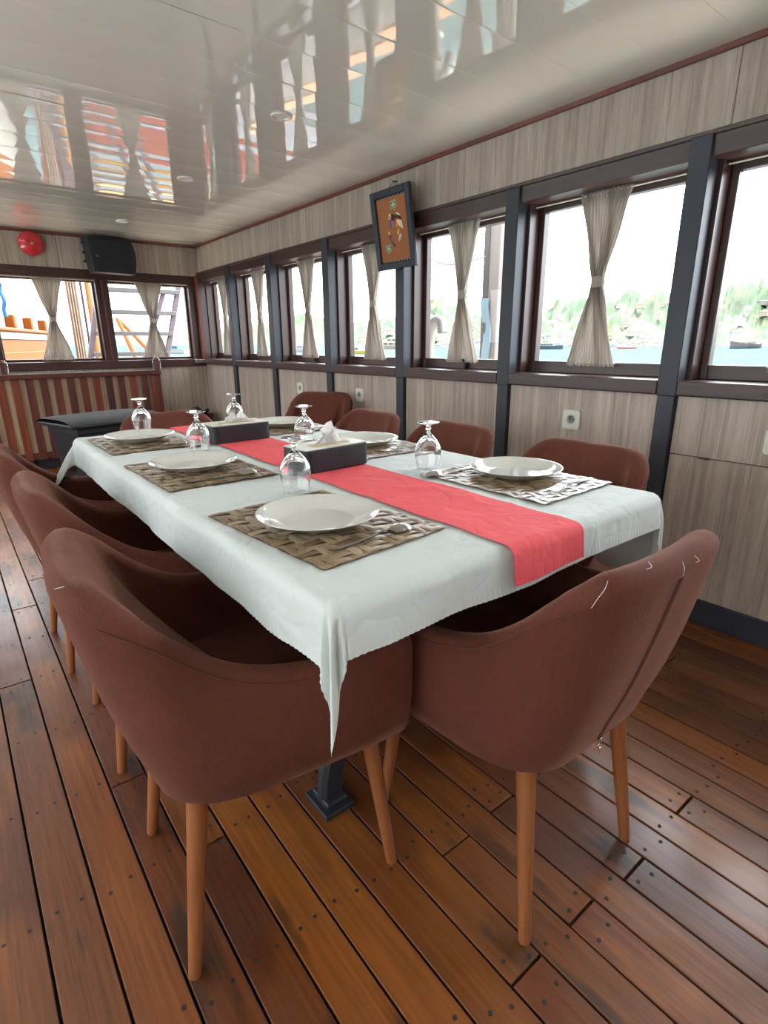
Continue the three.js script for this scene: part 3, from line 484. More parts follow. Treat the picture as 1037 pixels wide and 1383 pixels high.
// ───────────────────────────── curtains ─────────────────────────────
function curtain(axis, plane, c, top, bot, wTop, wBot, label, seed, rodA, rodB, turnIn) {
  const R = rng(seed), ph = R() * 6, n = 13, h = top - bot, vt = 0.505, skew = (R() - 0.5) * 0.02, wt = 0.050;
  const t = thing('curtain', label, 'curtain', axis === 'x' ? [plane, 0, c] : [c, 0, plane], axis === 'x' ? Math.PI / 2 : 0, 'tied taupe curtains in the windows');
  // local: x across, z depth
  const sx = axis === 'x' ? -1 : 1;
  const f = grid(150, 64, (u, v) => {
    const a = Math.abs(v - vt) / (v < vt ? vt : 1 - vt), wide = v < vt ? wTop : wBot, w = mix(wt, wide, Math.pow(a, 1.08));
    const mid = 1 - smooth(0.0, 0.35, a), q = u - 0.5, amp = mix(0.008, 0.006, mid) * (1 + 0.5 * Math.sin(u * 9 + ph));
    const sharp = Math.sin(2 * Math.PI * n * u + ph + 1.2 * Math.sin(v * 5 + u * 3) * (1 - mid)), ruff = (smooth(0.07, 0.02, v) + smooth(0.90, 0.97, v)) * 0.004 * Math.sin(2 * Math.PI * n * 2.3 * u + ph * 2 + v * 30);
    const bunch = mid * 0.022 * Math.sqrt(Math.max(0, 1 - 4 * q * q)) * Math.sign(Math.sin(6.283 * n * u + ph) + 0.3);
    const edge = 0.003 * Math.sin(u * 60 + ph) * (v < 0.02 || v > 0.985 ? 1 : 0);
    return [q * w + skew * (0.5 - v) * (1 - mid) + 0.003 * Math.sin(v * 17 + u * 20), top - v * h + edge, amp * sharp + ruff + bunch * 0.5];
  }, (u, v) => [u * 0.5, v * h]);
  mesh('fabric', f, curtainMat, t);
  const ring = (() => { const pts = []; for (let k = 0; k < 24; k++) { const a = k / 24 * 6.283; pts.push([Math.cos(a) * 0.030, Math.sin(a) * 0.018]); } return grid(24, 6, (u, v) => { const a = u * 6.283; return [Math.cos(a) * (0.0285 + 0.002 * Math.sin(v * 3.14)), top - vt * h + (0.5 - v) * 0.045, Math.sin(a) * (0.018 + 0.002 * Math.sin(v * 3.14))]; }, (u, v) => [u * 0.15, v * 0.045]); })();
  mesh('tie_band', ring, curtainMat, t);
  const r0 = rodA - c, r1 = rodB - c, wire = y => rod([Math.min(r0, r1) * 1, y, 0.002], [Math.max(r0, r1) * 1, y, 0.002], 0.0032, 0.0032, 8);
  const w1 = mesh('curtain_wire', wire(top - 0.012), whitePlastic, t); w1.userData.label = 'thin white curtain wire'; const w2 = mesh('curtain_wire', rod([-wBot / 2, bot + 0.012, 0.002], [wBot / 2, bot + 0.012, 0.002], 0.0028, 0.0028, 8), whitePlastic, t); w2.userData.label = 'thin white curtain wire';
  return t;
}
const bays = [[-1.017, -0.206, 'beside the split wall panel with the hinge'], [-1.828, -1.017, 'above the large square wall socket'], [-2.63, -1.828, 'in front of the outdoor pole and vent pipe'], [-3.425, -2.63, 'half hidden behind the framed bird picture'], [-4.265, -3.425, 'above the skewed chair'], [-5.065, -4.265, 'second from the room corner, on the long wall'], [-5.77, -5.065, 'next to the room corner, on the long wall']];
bays.forEach(([a, b, s], i) => curtain('x', W + 0.085, (a + b) / 2, 1.692, 0.985, 0.232, 0.236, `taupe curtain tied at the waist ${s}`, 500 + i, a + 0.0375 + (i === 6 ? 0.02 : 0), b - 0.0375));
curtain('z', D - 0.035, 1.735, 1.664, 0.965, 0.270, 0.240, 'taupe curtain tied at the waist in front of the ship ladder', 520, 1.365, 2.105);
curtain('z', D - 0.035, 0.878, 1.660, 0.960, 0.245, 0.265, 'taupe curtain tied at the waist in front of the orange wooden boat', 521, 0.455, 1.255);

// window latches
for (const [z, s] of [[-2.20, 'by the pole outside'], [-3.80, 'behind the skewed chair']]) { const l = thing('window_latch', `small black window latch on the sill ${s}`, 'latch', [W + 0.10, 0.946, z]); mesh('latch_body', box(0.02, 0.05, 0.016, 0, 0.025, 0, 0.003), blackPlastic, l); mesh('latch_knob', rod([-0.004, 0.048, 0.0], [-0.028, 0.05, 0.0], 0.007), blackPlastic, l); }

// ───────────────────────────── things on the walls and ceiling ─────────────────────────────
{ // sockets
  const plate = (() => { const s = new THREE.Shape(), a = 0.0405, r = 0.011; s.moveTo(-a + r, -a); s.lineTo(a - r, -a); s.quadraticCurveTo(a, -a, a, -a + r); s.lineTo(a, a - r); s.quadraticCurveTo(a, a, a - r, a); s.lineTo(-a + r, a); s.quadraticCurveTo(-a, a, -a, a - r); s.lineTo(-a, -a + r); s.quadraticCurveTo(-a, -a, -a + r, -a); const h = new THREE.Path(); h.absarc(0, 0, 0.0205, 0, Math.PI * 2, true); s.holes.push(h); const g = new THREE.ExtrudeGeometry(s, { depth: 0.008, bevelEnabled: true, bevelSize: 0.003, bevelThickness: 0.003, bevelSegments: 3, curveSegments: 24 }); return g; })();
  const cup = lathe([[0, 0.001], [0.019, 0.001], [0.0205, 0.010], [0.0225, 0.0118], [0.0225, 0.010]], 32).rotateX(Math.PI / 2);
  for (const [z, s] of [[-1.43, 'on the panel behind the nearest window-side chair to the seamed panel'], [-3.07, 'on the wall panel right behind the skewed chair'], [-3.87, 'on the wall panel beyond the skewed chair, toward the corner'], [-0.62, 'on the split wall panel with the hinge']]) {
    const o = thing('wall_socket', `cream square wall socket ${s}`, 'socket', [W, 0.752, z], -Math.PI / 2, 'wall sockets under the windows');
    mesh('faceplate', plate, whitePlastic, o); mesh('recess', cup, greyPlastic, o); for (const d of [-1, 1]) mesh('contact_hole', rod([d * 0.0085, 0, 0.001], [d * 0.0085, 0, 0.0022], 0.003), blackPlastic, o); for (const d of [-1, 1]) mesh('earth_clip', box(0.004, 0.003, 0.008, 0, d * 0.0185, 0.006, 0.0008), steel, o);
  }
}
{ // framed bird picture: hangs from a nail, leaning into the room at the top
  const o = thing('picture_frame', 'black framed painting of two birds on brown, hung over the window post', 'picture', [W - 0.040, 1.496, -2.612], -Math.PI / 2);
  const w = 0.335, h = 0.405, fw = 0.038, inner = new THREE.Group();
  const tilt = -Math.atan2(0.06, 0.4); o.rotation.order = 'YXZ'; o.rotation.x = -tilt;
  const fr = (x0, x1, y0, y1) => bxr(x0, x1, y0, y1, 0, 0.026, 0.006, y1 - y0 > x1 - x0 ? 'y' : 'x');
  mesh('frame_side', fr(-w / 2, -w / 2 + fw, 0, h), darkPaint, o); mesh('frame_side', fr(w / 2 - fw, w / 2, 0, h), darkPaint, o); mesh('frame_side', fr(-w / 2 + fw, w / 2 - fw, 0, fw), darkPaint, o); mesh('frame_side', fr(-w / 2 + fw, w / 2 - fw, h - fw, h), darkPaint, o);
  const cv = document.createElement('canvas'); cv.width = 384; cv.height = 480; const c = cv.getContext('2d');
  c.fillStyle = '#a9683f'; c.fillRect(0, 0, 384, 480);
  const R = rng(77); for (let k = 0; k < 900; k++) { c.fillStyle = ['rgba(90,45,20,0.10)', 'rgba(210,140,95,0.10)'][k % 2]; c.fillRect(R() * 384, R() * 480, 2 + R() * 26, 1.5); }
  c.fillStyle = '#171a24'; c.fillRect(0, 0, 384, 14); c.fillRect(0, 466, 384, 14); c.fillRect(0, 0, 10, 480); c.fillRect(374, 0, 10, 480);
  for (let k = 0; k < 11; k++) { const x = 20 + k * 33; c.fillStyle = '#d9d2c0'; c.beginPath(); c.moveTo(x, 13); c.lineTo(x + 18, 13); c.lineTo(x + 9, 4); c.fill(); c.beginPath(); c.moveTo(x, 467); c.lineTo(x + 18, 467); c.lineTo(x + 9, 476); c.fill(); }
  for (let k = 0; k < 15; k++) { c.fillStyle = '#c9a06a'; c.fillRect(3, 26 + k * 30, 5, 10); }
  const blob = (x, y, rx, ry, rot, col) => { c.fillStyle = col; c.beginPath(); c.ellipse(x, y, rx, ry, rot, 0, 6.283); c.fill(); };
  const leaf = (x, y, s) => { for (const [dx, dy, r] of [[-16, -14, 0.6], [14, -16, -0.6], [-20, 10, -0.3], [18, 8, 0.4], [0, 18, 1.5]]) { blob(x + dx * s, y + dy * s, 17 * s, 11 * s, r, '#9cc29a'); blob(x + dx * s, y + dy * s + 2, 9 * s, 5 * s, r, '#3d7a52'); } blob(x, y, 6 * s, 6 * s, 0, '#d8e6cf'); };
  leaf(218, 70, 1.15); leaf(104, 372, 1.1);
  c.strokeStyle = '#6a3a1e'; c.lineWidth = 4; c.beginPath(); c.moveTo(214, 96); c.quadraticCurveTo(185, 130, 176, 160); c.stroke(); c.beginPath(); c.moveTo(116, 350); c.lineTo(124, 322); c.stroke();
  blob(208, 172, 62, 34, 0.45, '#3a2118'); blob(160, 146, 16, 22, 0.3, '#e6d38a'); blob(154, 150, 7, 8, 0, '#2a1a14'); c.fillStyle = '#d8cfae'; c.beginPath(); c.moveTo(146, 150); c.lineTo(128, 160); c.lineTo(148, 160); c.fill();
  blob(168, 196, 20, 30, 0.2, '#6c5a86'); blob(196, 202, 18, 24, -0.2, '#8d7fa6'); blob(222, 190, 16, 30, 0.5, '#c6402c'); blob(244, 200, 14, 34, 0.6, '#e0a12d');
  c.fillStyle = '#ece3c2'; c.beginPath(); c.moveTo(238, 176); c.lineTo(300, 190); c.lineTo(312, 254); c.lineTo(258, 222); c.fill();
  c.fillStyle = '#2b1a16'; c.beginPath(); c.moveTo(226, 132); c.quadraticCurveTo(290, 140, 306, 186); c.lineTo(270, 176); c.fill(); c.fillStyle = '#efe8d2'; c.beginPath(); c.moveTo(232, 128); c.quadraticCurveTo(276, 132, 292, 158); c.lineTo(250, 142); c.fill();
  blob(148, 300, 14, 52, -0.45, '#4a3048'); blob(160, 322, 9, 40, -0.5, '#7b628c'); blob(132, 262, 9, 16, -0.3, '#e2cf7a'); c.fillStyle = '#3a1f1c'; c.beginPath(); c.moveTo(158, 320); c.lineTo(186, 372); c.lineTo(196, 350); c.fill();
  blob(248, 262, 13, 24, 0.4, '#e3b23a'); blob(244, 276, 6, 14, 0.4, '#f0dd9a'); blob(262, 306, 11, 28, 0.6, '#e8ecd6'); blob(258, 314, 5, 16, 0.6, '#8fb38a');
  c.strokeStyle = '#b6825c'; c.lineWidth = 3; c.beginPath(); c.moveTo(190, 392); c.bezierCurveTo(210, 380, 220, 410, 250, 396); c.stroke();
  const ct = new THREE.CanvasTexture(cv); ct.colorSpace = THREE.SRGBColorSpace;
  const pic = mesh('painting', new THREE.PlaneGeometry(w - 2 * fw + 0.006, h - 2 * fw + 0.006).translate(0, h / 2, 0.012), phy({ map: ct, roughness: 0.7 }), o); pic.userData.label = 'painted birds and leaves on brown ground';
  mesh('backing', bxr(-w / 2 + 0.006, w / 2 - 0.006, 0.006, h - 0.006, 0.001, 0.010), blackPlastic, o);
  mesh('hanging_cord', tube([[-0.04, h - 0.006, 0.004], [0.0, h + 0.028, -0.03], [0.04, h - 0.006, 0.004]], 0.0015, 20, 5), blackPlastic, o);
  mesh('nail', rod([0, h + 0.03, -0.05], [0, h + 0.032, -0.016], 0.003), blackPlastic, o);
}
{ // fire bell
  const o = thing('fire_bell', 'round red alarm bell on the wall above the curtained window', 'bell', [0.805, 1.905, D], 0);
  const red = phy({ color: lin(0.62, 0.02, 0.035), roughness: 0.25, clearcoat: 0.6 });
  mesh('back_box', rod([0, 0, 0], [0, 0, 0.03], 0.05, 0.05, 24), red, o);
  mesh('gong', lathe([[0.0001, 0.076], [0.03, 0.075], [0.06, 0.069], [0.083, 0.056], [0.093, 0.04], [0.095, 0.03], [0.091, 0.03], [0.08, 0.05], [0.05, 0.065], [0.0001, 0.07]], 48).rotateX(Math.PI / 2), red, o);
  mesh('centre_bolt', rod([0, 0, 0.074], [0, 0, 0.082], 0.016, 0.013, 6), steel, o);
}
{ // loudspeaker
  const o = thing('loudspeaker', 'black box loudspeaker mounted on the wall over the window mullion', 'speaker', [1.375, 1.84, D + 0.02], 0.12);
  const s = new THREE.Shape(); s.moveTo(-0.195, 0.138); s.lineTo(0.165, 0.14); s.quadraticCurveTo(0.225, 0.02, 0.175, -0.135); s.lineTo(-0.165, -0.138); s.quadraticCurveTo(-0.185, 0.0, -0.195, 0.138);
  mesh('cabinet', new THREE.ExtrudeGeometry(s, { depth: 0.14, bevelEnabled: true, bevelSize: 0.006, bevelThickness: 0.006, bevelSegments: 3, curveSegments: 16 }).translate(0, 0, 0.03), blackPlastic, o);
  const gs = new THREE.Shape(); gs.moveTo(-0.175, 0.122); gs.lineTo(0.155, 0.124); gs.quadraticCurveTo(0.205, 0.02, 0.162, -0.118); gs.lineTo(-0.150, -0.122); gs.quadraticCurveTo(-0.168, 0, -0.175, 0.122);
  const gb = tex(64, 64, 0.016, 0.016, (u, v) => g3(((u * 4) % 1 - 0.5) ** 2 + ((v * 4) % 1 - 0.5) ** 2 < 0.1 ? 0 : 1), false);
  mesh('grille', new THREE.ExtrudeGeometry(gs, { depth: 0.008, bevelEnabled: true, bevelSize: 0.004, bevelThickness: 0.003, bevelSegments: 2 }).translate(0, 0, 0.178), phy({ color: lin(0.010, 0.011, 0.016), roughness: 0.6, bumpMap: gb, bumpScale: 0.0008 }), o);
  mesh('badge', [box(0.022, 0.005, 0.002, -0.135, -0.018, 0.190, 0.0008), box(0.010, 0.005, 0.002, -0.145, -0.010, 0.190, 0.0008)], chrome, o);
  mesh('edge_strip', box(0.33, 0.006, 0.01, 0.0, -0.143, 0.172, 0.002), steel, o);
  mesh('wall_bracket', box(0.12, 0.05, 0.05, 0, 0.0, 0.008, 0.004), blackPlastic, o); for (const y of [0.1, 0.02, -0.05]) mesh('side_knob', rod([-0.19, y, 0.06], [-0.212, y, 0.06], 0.010), blackPlastic, o);
}
for (const [x, z, s] of [[1.341, -2.39, 'nearest the framed picture'], [1.335, -3.55, 'between the other two downlights'], [1.340, -4.99, 'in front of the wall loudspeaker']]) {
  const o = thing('downlight', `small round recessed ceiling light, switched off, ${s}`, 'ceiling light', [x, H - 0.004, z], 0, 'ceiling downlights');
  mesh('ring', lathe([[0.030, 0.004], [0.0305, -0.001], [0.034, -0.004], [0.043, -0.0035], [0.046, 0.0], [0.046, 0.006]], 40), whitePlastic, o); mesh('lens', lathe([[0.0001, 0.001], [0.031, 0.002]], 32), whitePlastic, o);
}

// ───────────────────────────── far end: slatted rail, bin, plant ─────────────────────────────
{
  const o = thing('slatted_screen', 'low red-brown slatted wooden rail standing before the end wall', 'slatted rail', [0, 0, D + 0.075]);
  const R = rng(61), x0 = -0.72, x1 = 1.715;
  mesh('top_rail', box(x1 - x0, 0.04, 0.05, (x0 + x1) / 2, 0.825, 0, 0.006, 'x'), slatWood[0], o); const ed = mesh('top_rail_edge', box(x1 - x0 - 0.08, 0.007, 0.062, (x0 + x1) / 2, 0.849, 0.0, 0.002, 'x'), phy({ color: lin(0.36, 0.30, 0.27), roughness: 0.15, clearcoat: 1 }), o); ed.userData.label = 'polished strip along the rail';
  mesh('bottom_rail', box(x1 - x0, 0.06, 0.03, (x0 + x1) / 2, 0.13, -0.012, 0.004, 'x'), slatWood[2], o);
  const bk = mesh('backing_board', box(x1 - x0 - 0.04, 0.66, 0.008, (x0 + x1) / 2, 0.475, -0.018, 0.001, 'y'), creamWood, o); bk.userData.label = 'cream backing strips between the slats';
  let k = 0; for (let x = x1 - 0.055; x > x0; x -= 0.1065, k++) mesh('slat', box(k === 0 ? 0.10 : 0.062, 0.72, 0.020, x, 0.455, 0, 0.004, 'y', [R(), R()]), slatWood[Math.floor(R() * 4)], o);
  for (const x of [1.685, 0.425, -0.70]) { const p = mesh('end_post', box(0.058, 0.11, 0.05, x, 0.90, -0.004, 0.016, 'y', [x, 0], 3), slatWood[0], o); mesh('metal_strap', tube([[x - 0.034, 0.86, 0.012], [x - 0.034, 0.935, 0.012], [x - 0.015, 0.962, 0.012], [x + 0.015, 0.962, 0.012], [x + 0.034, 0.935, 0.012], [x + 0.034, 0.86, 0.012]], 0.004, 30, 6), chrome, p); }
  for (const x of [1.66, 0.48, -0.66]) mesh('foot', box(0.06, 0.11, 0.06, x, 0.055, -0.01, 0.004), slatWood[2], o);
}
{
  const o = thing('black_bin', 'black plastic bin with a rough dark lid before the slatted rail', 'bin', [0.93, 0, -4.76], 0.30);
  const lidB = tex(256, 256, 0.12, 0.12, (u, v) => g3(fbm(u * 48, v * 48, 48, 48, 3, 701)), false), lidC = tex(128, 128, 0.12, 0.12, (u, v) => g3(0.12 + 0.16 * Math.pow(fbm(u * 40, v * 40, 40, 40, 2, 703), 2)));
  const w = 0.60, d = 0.40, h = 0.515; const body = new THREE.CylinderGeometry(0.5, 0.44, 1, 4, 1).rotateY(Math.PI / 4).scale(w * 1.414, h, d * 1.414).translate(0, h / 2, 0);
  mesh('body', body.toNonIndexed(), blackPlastic, o); const bn = o.children[0].geometry; bn.computeVertexNormals();
  mesh('rim', [box(w + 0.03, 0.05, 0.02, 0, h - 0.03, d / 2 + 0.004, 0.006), box(w + 0.03, 0.05, 0.02, 0, h - 0.03, -d / 2 - 0.004, 0.006), box(0.02, 0.05, d + 0.03, -w / 2 - 0.004, h - 0.03, 0, 0.006), box(0.02, 0.05, d + 0.03, w / 2 + 0.004, h - 0.03, 0, 0.006)], blackPlastic, o);
  mesh('lid', grid(40, 24, (u, v) => { const a = u * 2 - 1, b = v * 2 - 1; return [a * 0.37, h + 0.055 + 0.012 * (1 - b * b) - 0.03 * Math.pow(Math.abs(b), 6) - 0.012 * Math.pow(Math.abs(a), 8), b * 0.27]; }, (u, v) => [u * 0.74, v * 0.54]), phy({ map: lidC, roughness: 0.8, bumpMap: lidB, bumpScale: 0.004 }), o);
  mesh('lid_base', box(0.735, 0.03, 0.535, 0, h + 0.012, 0, 0.012), blackPlastic, o);
}
{
  const o = thing('potted_plant', 'small dark-leaved plant in a deep red pot in the room corner', 'plant', [2.06, 0, -5.62]);
  const pot = phy({ color: lin(0.10, 0.022, 0.022), roughness: 0.4 });
  mesh('pot', lathe([[0.0001, 0], [0.07, 0], [0.075, 0.01], [0.095, 0.36], [0.105, 0.37], [0.105, 0.40], [0.092, 0.40], [0.088, 0.36], [0.0001, 0.355]], 32), pot, o);
  const R = rng(31), lm = phy({ color: lin(0.022, 0.04, 0.02), roughness: 0.5 });
  for (let k = 0; k < 14; k++) { const a = R() * 6.28, tl = 0.5 + R() * 0.6, L = 0.09 + R() * 0.07; const g = grid(3, 8, (u, v) => { const w = 0.018 * Math.sin(Math.PI * Math.pow(v, 0.8)) + 0.001, r = L * v * Math.sin(tl * (0.5 + v * 0.7)), y = 0.36 + L * 1.1 * v * Math.cos(tl * v); return [(u - 0.5) * 2 * w, y, r]; }); g.rotateY(a); mesh('leaf', g, lm, o); }
}

// ───────────────────────────── outside ─────────────────────────────
const SEA = -1.35;
{
  const wb = tex(512, 512, 6, 6, (u, v) => g3(fbm(u * 10, v * 22, 10, 22, 5, 801)), false), wc = tex(256, 256, 30, 30, (u, v) => mix3([0.56, 0.73, 0.73], [0.66, 0.82, 0.81], fbm(u * 6, v * 12, 6, 12, 4, 811)));
  const g = new THREE.PlaneGeometry(6000, 6000).rotateX(-Math.PI / 2); const uv = g.attributes.uv; for (let i = 0; i < uv.count; i++) uv.setXY(i, uv.getX(i) * 6000, uv.getY(i) * 6000);
  const sea = mesh(nm('sea'), g, phy({ map: wc, color: lin(0.155, 0.135, 0.136), roughness: 0.9, specularIntensity: 0, ior: 1.05, bumpMap: wb, bumpScale: 0.25 }), scene); sea.position.y = SEA; tag(sea, 'pale turquoise harbour water outside the windows', 'sea'); sea.userData.kind = 'stuff';
}
const polar = (az, r, y = 0) => [r * Math.sin(az * Math.PI / 180), y, -r * Math.cos(az * Math.PI / 180)];
function ridge(name, label, az0, az1, r0, r1, prof, mat, n, seed, rough) {
  const f = spline(prof), g = grid(n, 26, (u, v) => { const az = mix(az0, az1, u), r = mix(r0, r1, v), top = f(az)[0] * r1; const e = smooth(0, 1, v) * 0.9 + 0.1 * v; const b = rough * (fbm(az * 3 + 50, v * 14, 9999, 9999, 5, seed) - 0.45) * (0.15 + v) * top; const p = polar(az, r, 0); return [p[0], SEA - 0.5 + e * top * (0.85 + 0.15 * Math.sin(v * 9 + az)) + b, p[2]]; }, (u, v, P) => [P[0] + P[2] * 0.4, P[1] * 2 + P[2]]);
  return solo(name, g, mat, label, 'hill');
}
const leafMap = tex(512, 512, 60, 60, (u, v) => { const a = fbm(u * 30, v * 30, 30, 30, 4, 821), b = fbm(u * 5, v * 5, 5, 5, 4, 823); let c = mix3([0.11, 0.19, 0.11], [0.23, 0.31, 0.18], clamp(a * 1.3 - 0.15)); return mix3(c, [0.32, 0.28, 0.20], smooth(0.6, 0.75, b) * 0.5); });
const hillMat = std({ map: leafMap, roughness: 1 });
const hillPts = [[33, 0.012], [36, 0.030], [40, 0.055], [43, 0.066], [47, 0.060], [51, 0.066], [54, 0.060], [57, 0.072], [60, 0.079], [64, 0.074], [67, 0.070], [71, 0.088], [78, 0.095], [90, 0.08], [105, 0.06], [120, 0.03]], hillProf = spline(hillPts);
ridge('wooded_hill', 'green wooded hillside dotted with houses across the bay', 33, 120, 330, 520, hillPts, hillMat, 500, 31, 0.5);
ridge('distant_hill', 'low distant hills on the far side of the harbour', -40, 60, 1500, 2100, [[-40, 0.03], [-10, 0.022], [5, 0.014], [14, 0.010], [20, 0.014], [25, 0.030], [30, 0.048], [35, 0.040], [40, 0.036], [50, 0.03], [60, 0.02]], hillMat, 240, 37, 0.12);
{ // houses on the hillside: body and hipped roof
  const R = rng(91), wallM = [[0.34, 0.34, 0.335], [0.28, 0.26, 0.23], [0.23, 0.25, 0.27], [0.27, 0.22, 0.18]].map(c => std({ color: lin(...c), roughness: 0.9 })), roofM = [[0.10, 0.045, 0.035], [0.14, 0.135, 0.13], [0.06, 0.055, 0.05], [0.12, 0.075, 0.055]].map(c => std({ color: lin(...c), roughness: 0.9 }));
  const roofG = new THREE.ConeGeometry(0.78, 0.42, 4).rotateY(Math.PI / 4).translate(0, 1.2, 0), bodyG = new THREE.BoxGeometry(1, 1, 1).translate(0, 0.5, 0);
  const wallN = ['white', 'cream', 'pale grey', 'buff'], roofN = ['red-brown', 'light grey', 'dark', 'tan'], placed = [];
  for (let k = 0, tries = 0; k < 80 && tries < 4000; tries++) {
    const az = 36 + R() * 46, v = Math.pow(R(), 2.0) * 0.66, r = mix(325, 520, v), top = hillProf(az)[0] * 520; const y = SEA - 0.5 + (smooth(0, 1, v) * 0.9 + 0.1 * v) * top * 0.9; const w = 3 + R() * 4, h = 1.8 + R() * 2.0, p = polar(az, r, y - 0.4);
    if (placed.some(q => Math.hypot(q[0] - p[0], q[2] - p[2]) < 11)) continue; placed.push(p);
    const o = thing('house', `small ${wallN[k % 4]} house with a ${roofN[(k * 7 + 3 + (k >> 2)) % 4]} roof on the green hillside`, 'house', p, R() * 3, 'houses across the bay'); o.scale.set(w, h, w * (0.7 + R() * 0.5));
    mesh('walls', bodyG, wallM[k % 4], o); mesh('roof', roofG, roofM[(k * 7 + 3 + (k >> 2)) % 4], o); k++;
  }
}
function hullGeo(L, B, Hh, sheer, bow = 1) { // length along x, bow towards +x
  const nu = 28, nv = 12;
  const side = grid(nu, nv, (u, v) => { const x = (u - 0.5) * L, b = B / 2 * (1 - Math.pow(clamp(u * 1.0), 3.2)) * (0.72 + 0.28 * Math.sin(Math.PI * clamp(u * 0.9 + 0.1))), t = v * 2 - 1, dp = Math.pow(Math.abs(t), 2.2), rise = sheer * Math.pow(u, 2.5) + 0.35 * sheer * Math.pow(1 - u, 3); return [x + bow * (dp * u * u * L * 0.07), -0.5 + dp * (Hh + 0.5 + rise), b * Math.sign(t) * Math.pow(Math.abs(t), 0.45)]; });
  const deck = grid(nu, 2, (u, v) => { const x = (u - 0.5) * L, b = B / 2 * (1 - Math.pow(u, 3.2)) * (0.72 + 0.28 * Math.sin(Math.PI * clamp(u * 0.9 + 0.1))) * 0.98, rise = sheer * Math.pow(u, 2.5) + 0.35 * sheer * Math.pow(1 - u, 3); return [x + u * u * L * 0.07, (Hh + rise) * 0.97, b * (v * 2 - 1)]; });
  const st = grid(2, nv, (u, v) => { const b = B / 2 * 0.79, t = v * 2 - 1, dp = Math.pow(Math.abs(t), 2.2); return [-L / 2, mix(Hh + 0.35 * sheer, -0.5 + dp * (Hh + 0.5 + 0.35 * sheer), u), b * Math.sign(t) * Math.pow(Math.abs(t), 0.45)]; });
  return merge([side, deck, st]);
}
const paint = (r, g, b, ro = 0.5) => phy({ color: lin(r * 0.4, g * 0.4, b * 0.4), roughness: ro, specularIntensity: 0.4 });
function boat(az, r, L, turn, o) {
  const t = thing('moored_boat', o.label, 'boat', polar(az, r * 1.9, SEA), turn * Math.PI / 180, 'boats moored in the harbour');
  mesh('hull', hullGeo(L, L * 0.24, L * (o.h ?? 0.07), L * (o.sh ?? 0.06)), paint(...o.hull), t);
  if (o.stripe) mesh('stripe', hullGeo(L * 1.004, L * 0.245, L * (o.h ?? 0.07) * 0.45, L * 0.01), paint(...o.stripe), t);
  for (const [x, l, w, y, h, col] of o.cabins) { const cb = mesh('cabin', box(l * L, h * L, w * L, x * L, (y + h / 2) * L, 0, 0.006 * L), paint(...col), t); for (const s of [-1, 1]) for (let k = 0; k < 4; k++) mesh('cabin_window', box(l * L * 0.16, h * L * 0.4, 0.01, x * L + (k - 1.5) * l * L * 0.22, (y + h * 0.55) * L, s * (w * L / 2 + 0.004)), paint(0.06, 0.08, 0.10, 0.2), cb); }
  for (const [x, h] of o.masts || []) mesh('mast', rod([x * L, 0.05 * L, 0], [x * L - 0.01 * L, h * L, 0], 0.006 * L, 0.003 * L, 8), paint(...(o.mc || [0.7, 0.68, 0.62])), t);
  if (o.spar) mesh('bowsprit', rod([0.5 * L, 0.12 * L, 0], [0.68 * L, 0.19 * L, 0], 0.005 * L, 0.003 * L, 8), paint(0.6, 0.5, 0.4), t);
  if ((o.masts || []).length) mesh('stay', rod([o.masts[0][0] * L, o.masts[0][1] * L * 0.97, 0], [0.54 * L, 0.12 * L, 0], 0.0015 * L, 0.0015 * L, 5), paint(0.3, 0.3, 0.3), t);
}
const WH = [0.75, 0.76, 0.76], WD = [0.62, 0.36, 0.12];
boat(53.6, 105, 15, 118, { label: 'dark blue two-tone sailing boat with a white mast, bow raised', hull: [0.10, 0.17, 0.22], h: 0.06, sh: 0.1, cabins: [[-0.15, 0.3, 0.13, 0.07, 0.06, [0.5, 0.5, 0.48]]], masts: [[0.08, 0.72]], spar: true });
boat(58.3, 150, 20, 170, { label: 'white boat with an orange-yellow upper deck', hull: [0.20, 0.30, 0.36], h: 0.05, cabins: [[-0.05, 0.6, 0.16, 0.05, 0.08, [0.85, 0.62, 0.28]], [-0.1, 0.4, 0.14, 0.13, 0.03, WH]], masts: [[0.2, 0.35]] });
boat(61.3, 110, 12, 185, { label: 'low white motor boat with a red waterline stripe', hull: WH, stripe: [0.55, 0.18, 0.15], h: 0.08, cabins: [[0.0, 0.35, 0.14, 0.08, 0.07, WH]] });
boat(63.6, 125, 13, 10, { label: 'white motor yacht with a tall cabin between other boats', hull: WH, h: 0.09, cabins: [[-0.05, 0.5, 0.17, 0.08, 0.08, WH], [-0.1, 0.3, 0.14, 0.16, 0.05, WH]] });
boat(70.5, 112, 22, 183, { label: 'long dark-hulled wooden schooner with two masts and buff cabin', hull: [0.20, 0.15, 0.17], stripe: [0.10, 0.16, 0.22], h: 0.055, sh: 0.05, cabins: [[-0.12, 0.45, 0.13, 0.05, 0.05, [0.66, 0.55, 0.36]]], masts: [[0.15, 0.55], [-0.3, 0.45]], spar: true });
boat(39.2, 120, 17, 120, { label: 'two-decked wooden tour boat with a pale cream cabin', hull: [0.55, 0.50, 0.44], h: 0.07, cabins: [[-0.05, 0.62, 0.18, 0.07, 0.09, [0.72, 0.58, 0.34]], [-0.1, 0.5, 0.16, 0.16, 0.08, [0.70, 0.66, 0.6]]], masts: [[0.2, 0.6]] });
boat(35.4, 70, 10, 95, { label: 'small boat with a yellow hull and white cabin', hull: [0.80, 0.66, 0.12], h: 0.06, cabins: [[0, 0.4, 0.15, 0.06, 0.10, WH]] });
boat(33.8, 130, 14, 70, { label: 'white ferry with a pale blue roof', hull: WH, h: 0.09, cabins: [[0, 0.6, 0.18, 0.08, 0.1, WH], [0, 0.5, 0.16, 0.18, 0.02, [0.4, 0.6, 0.66]]] });
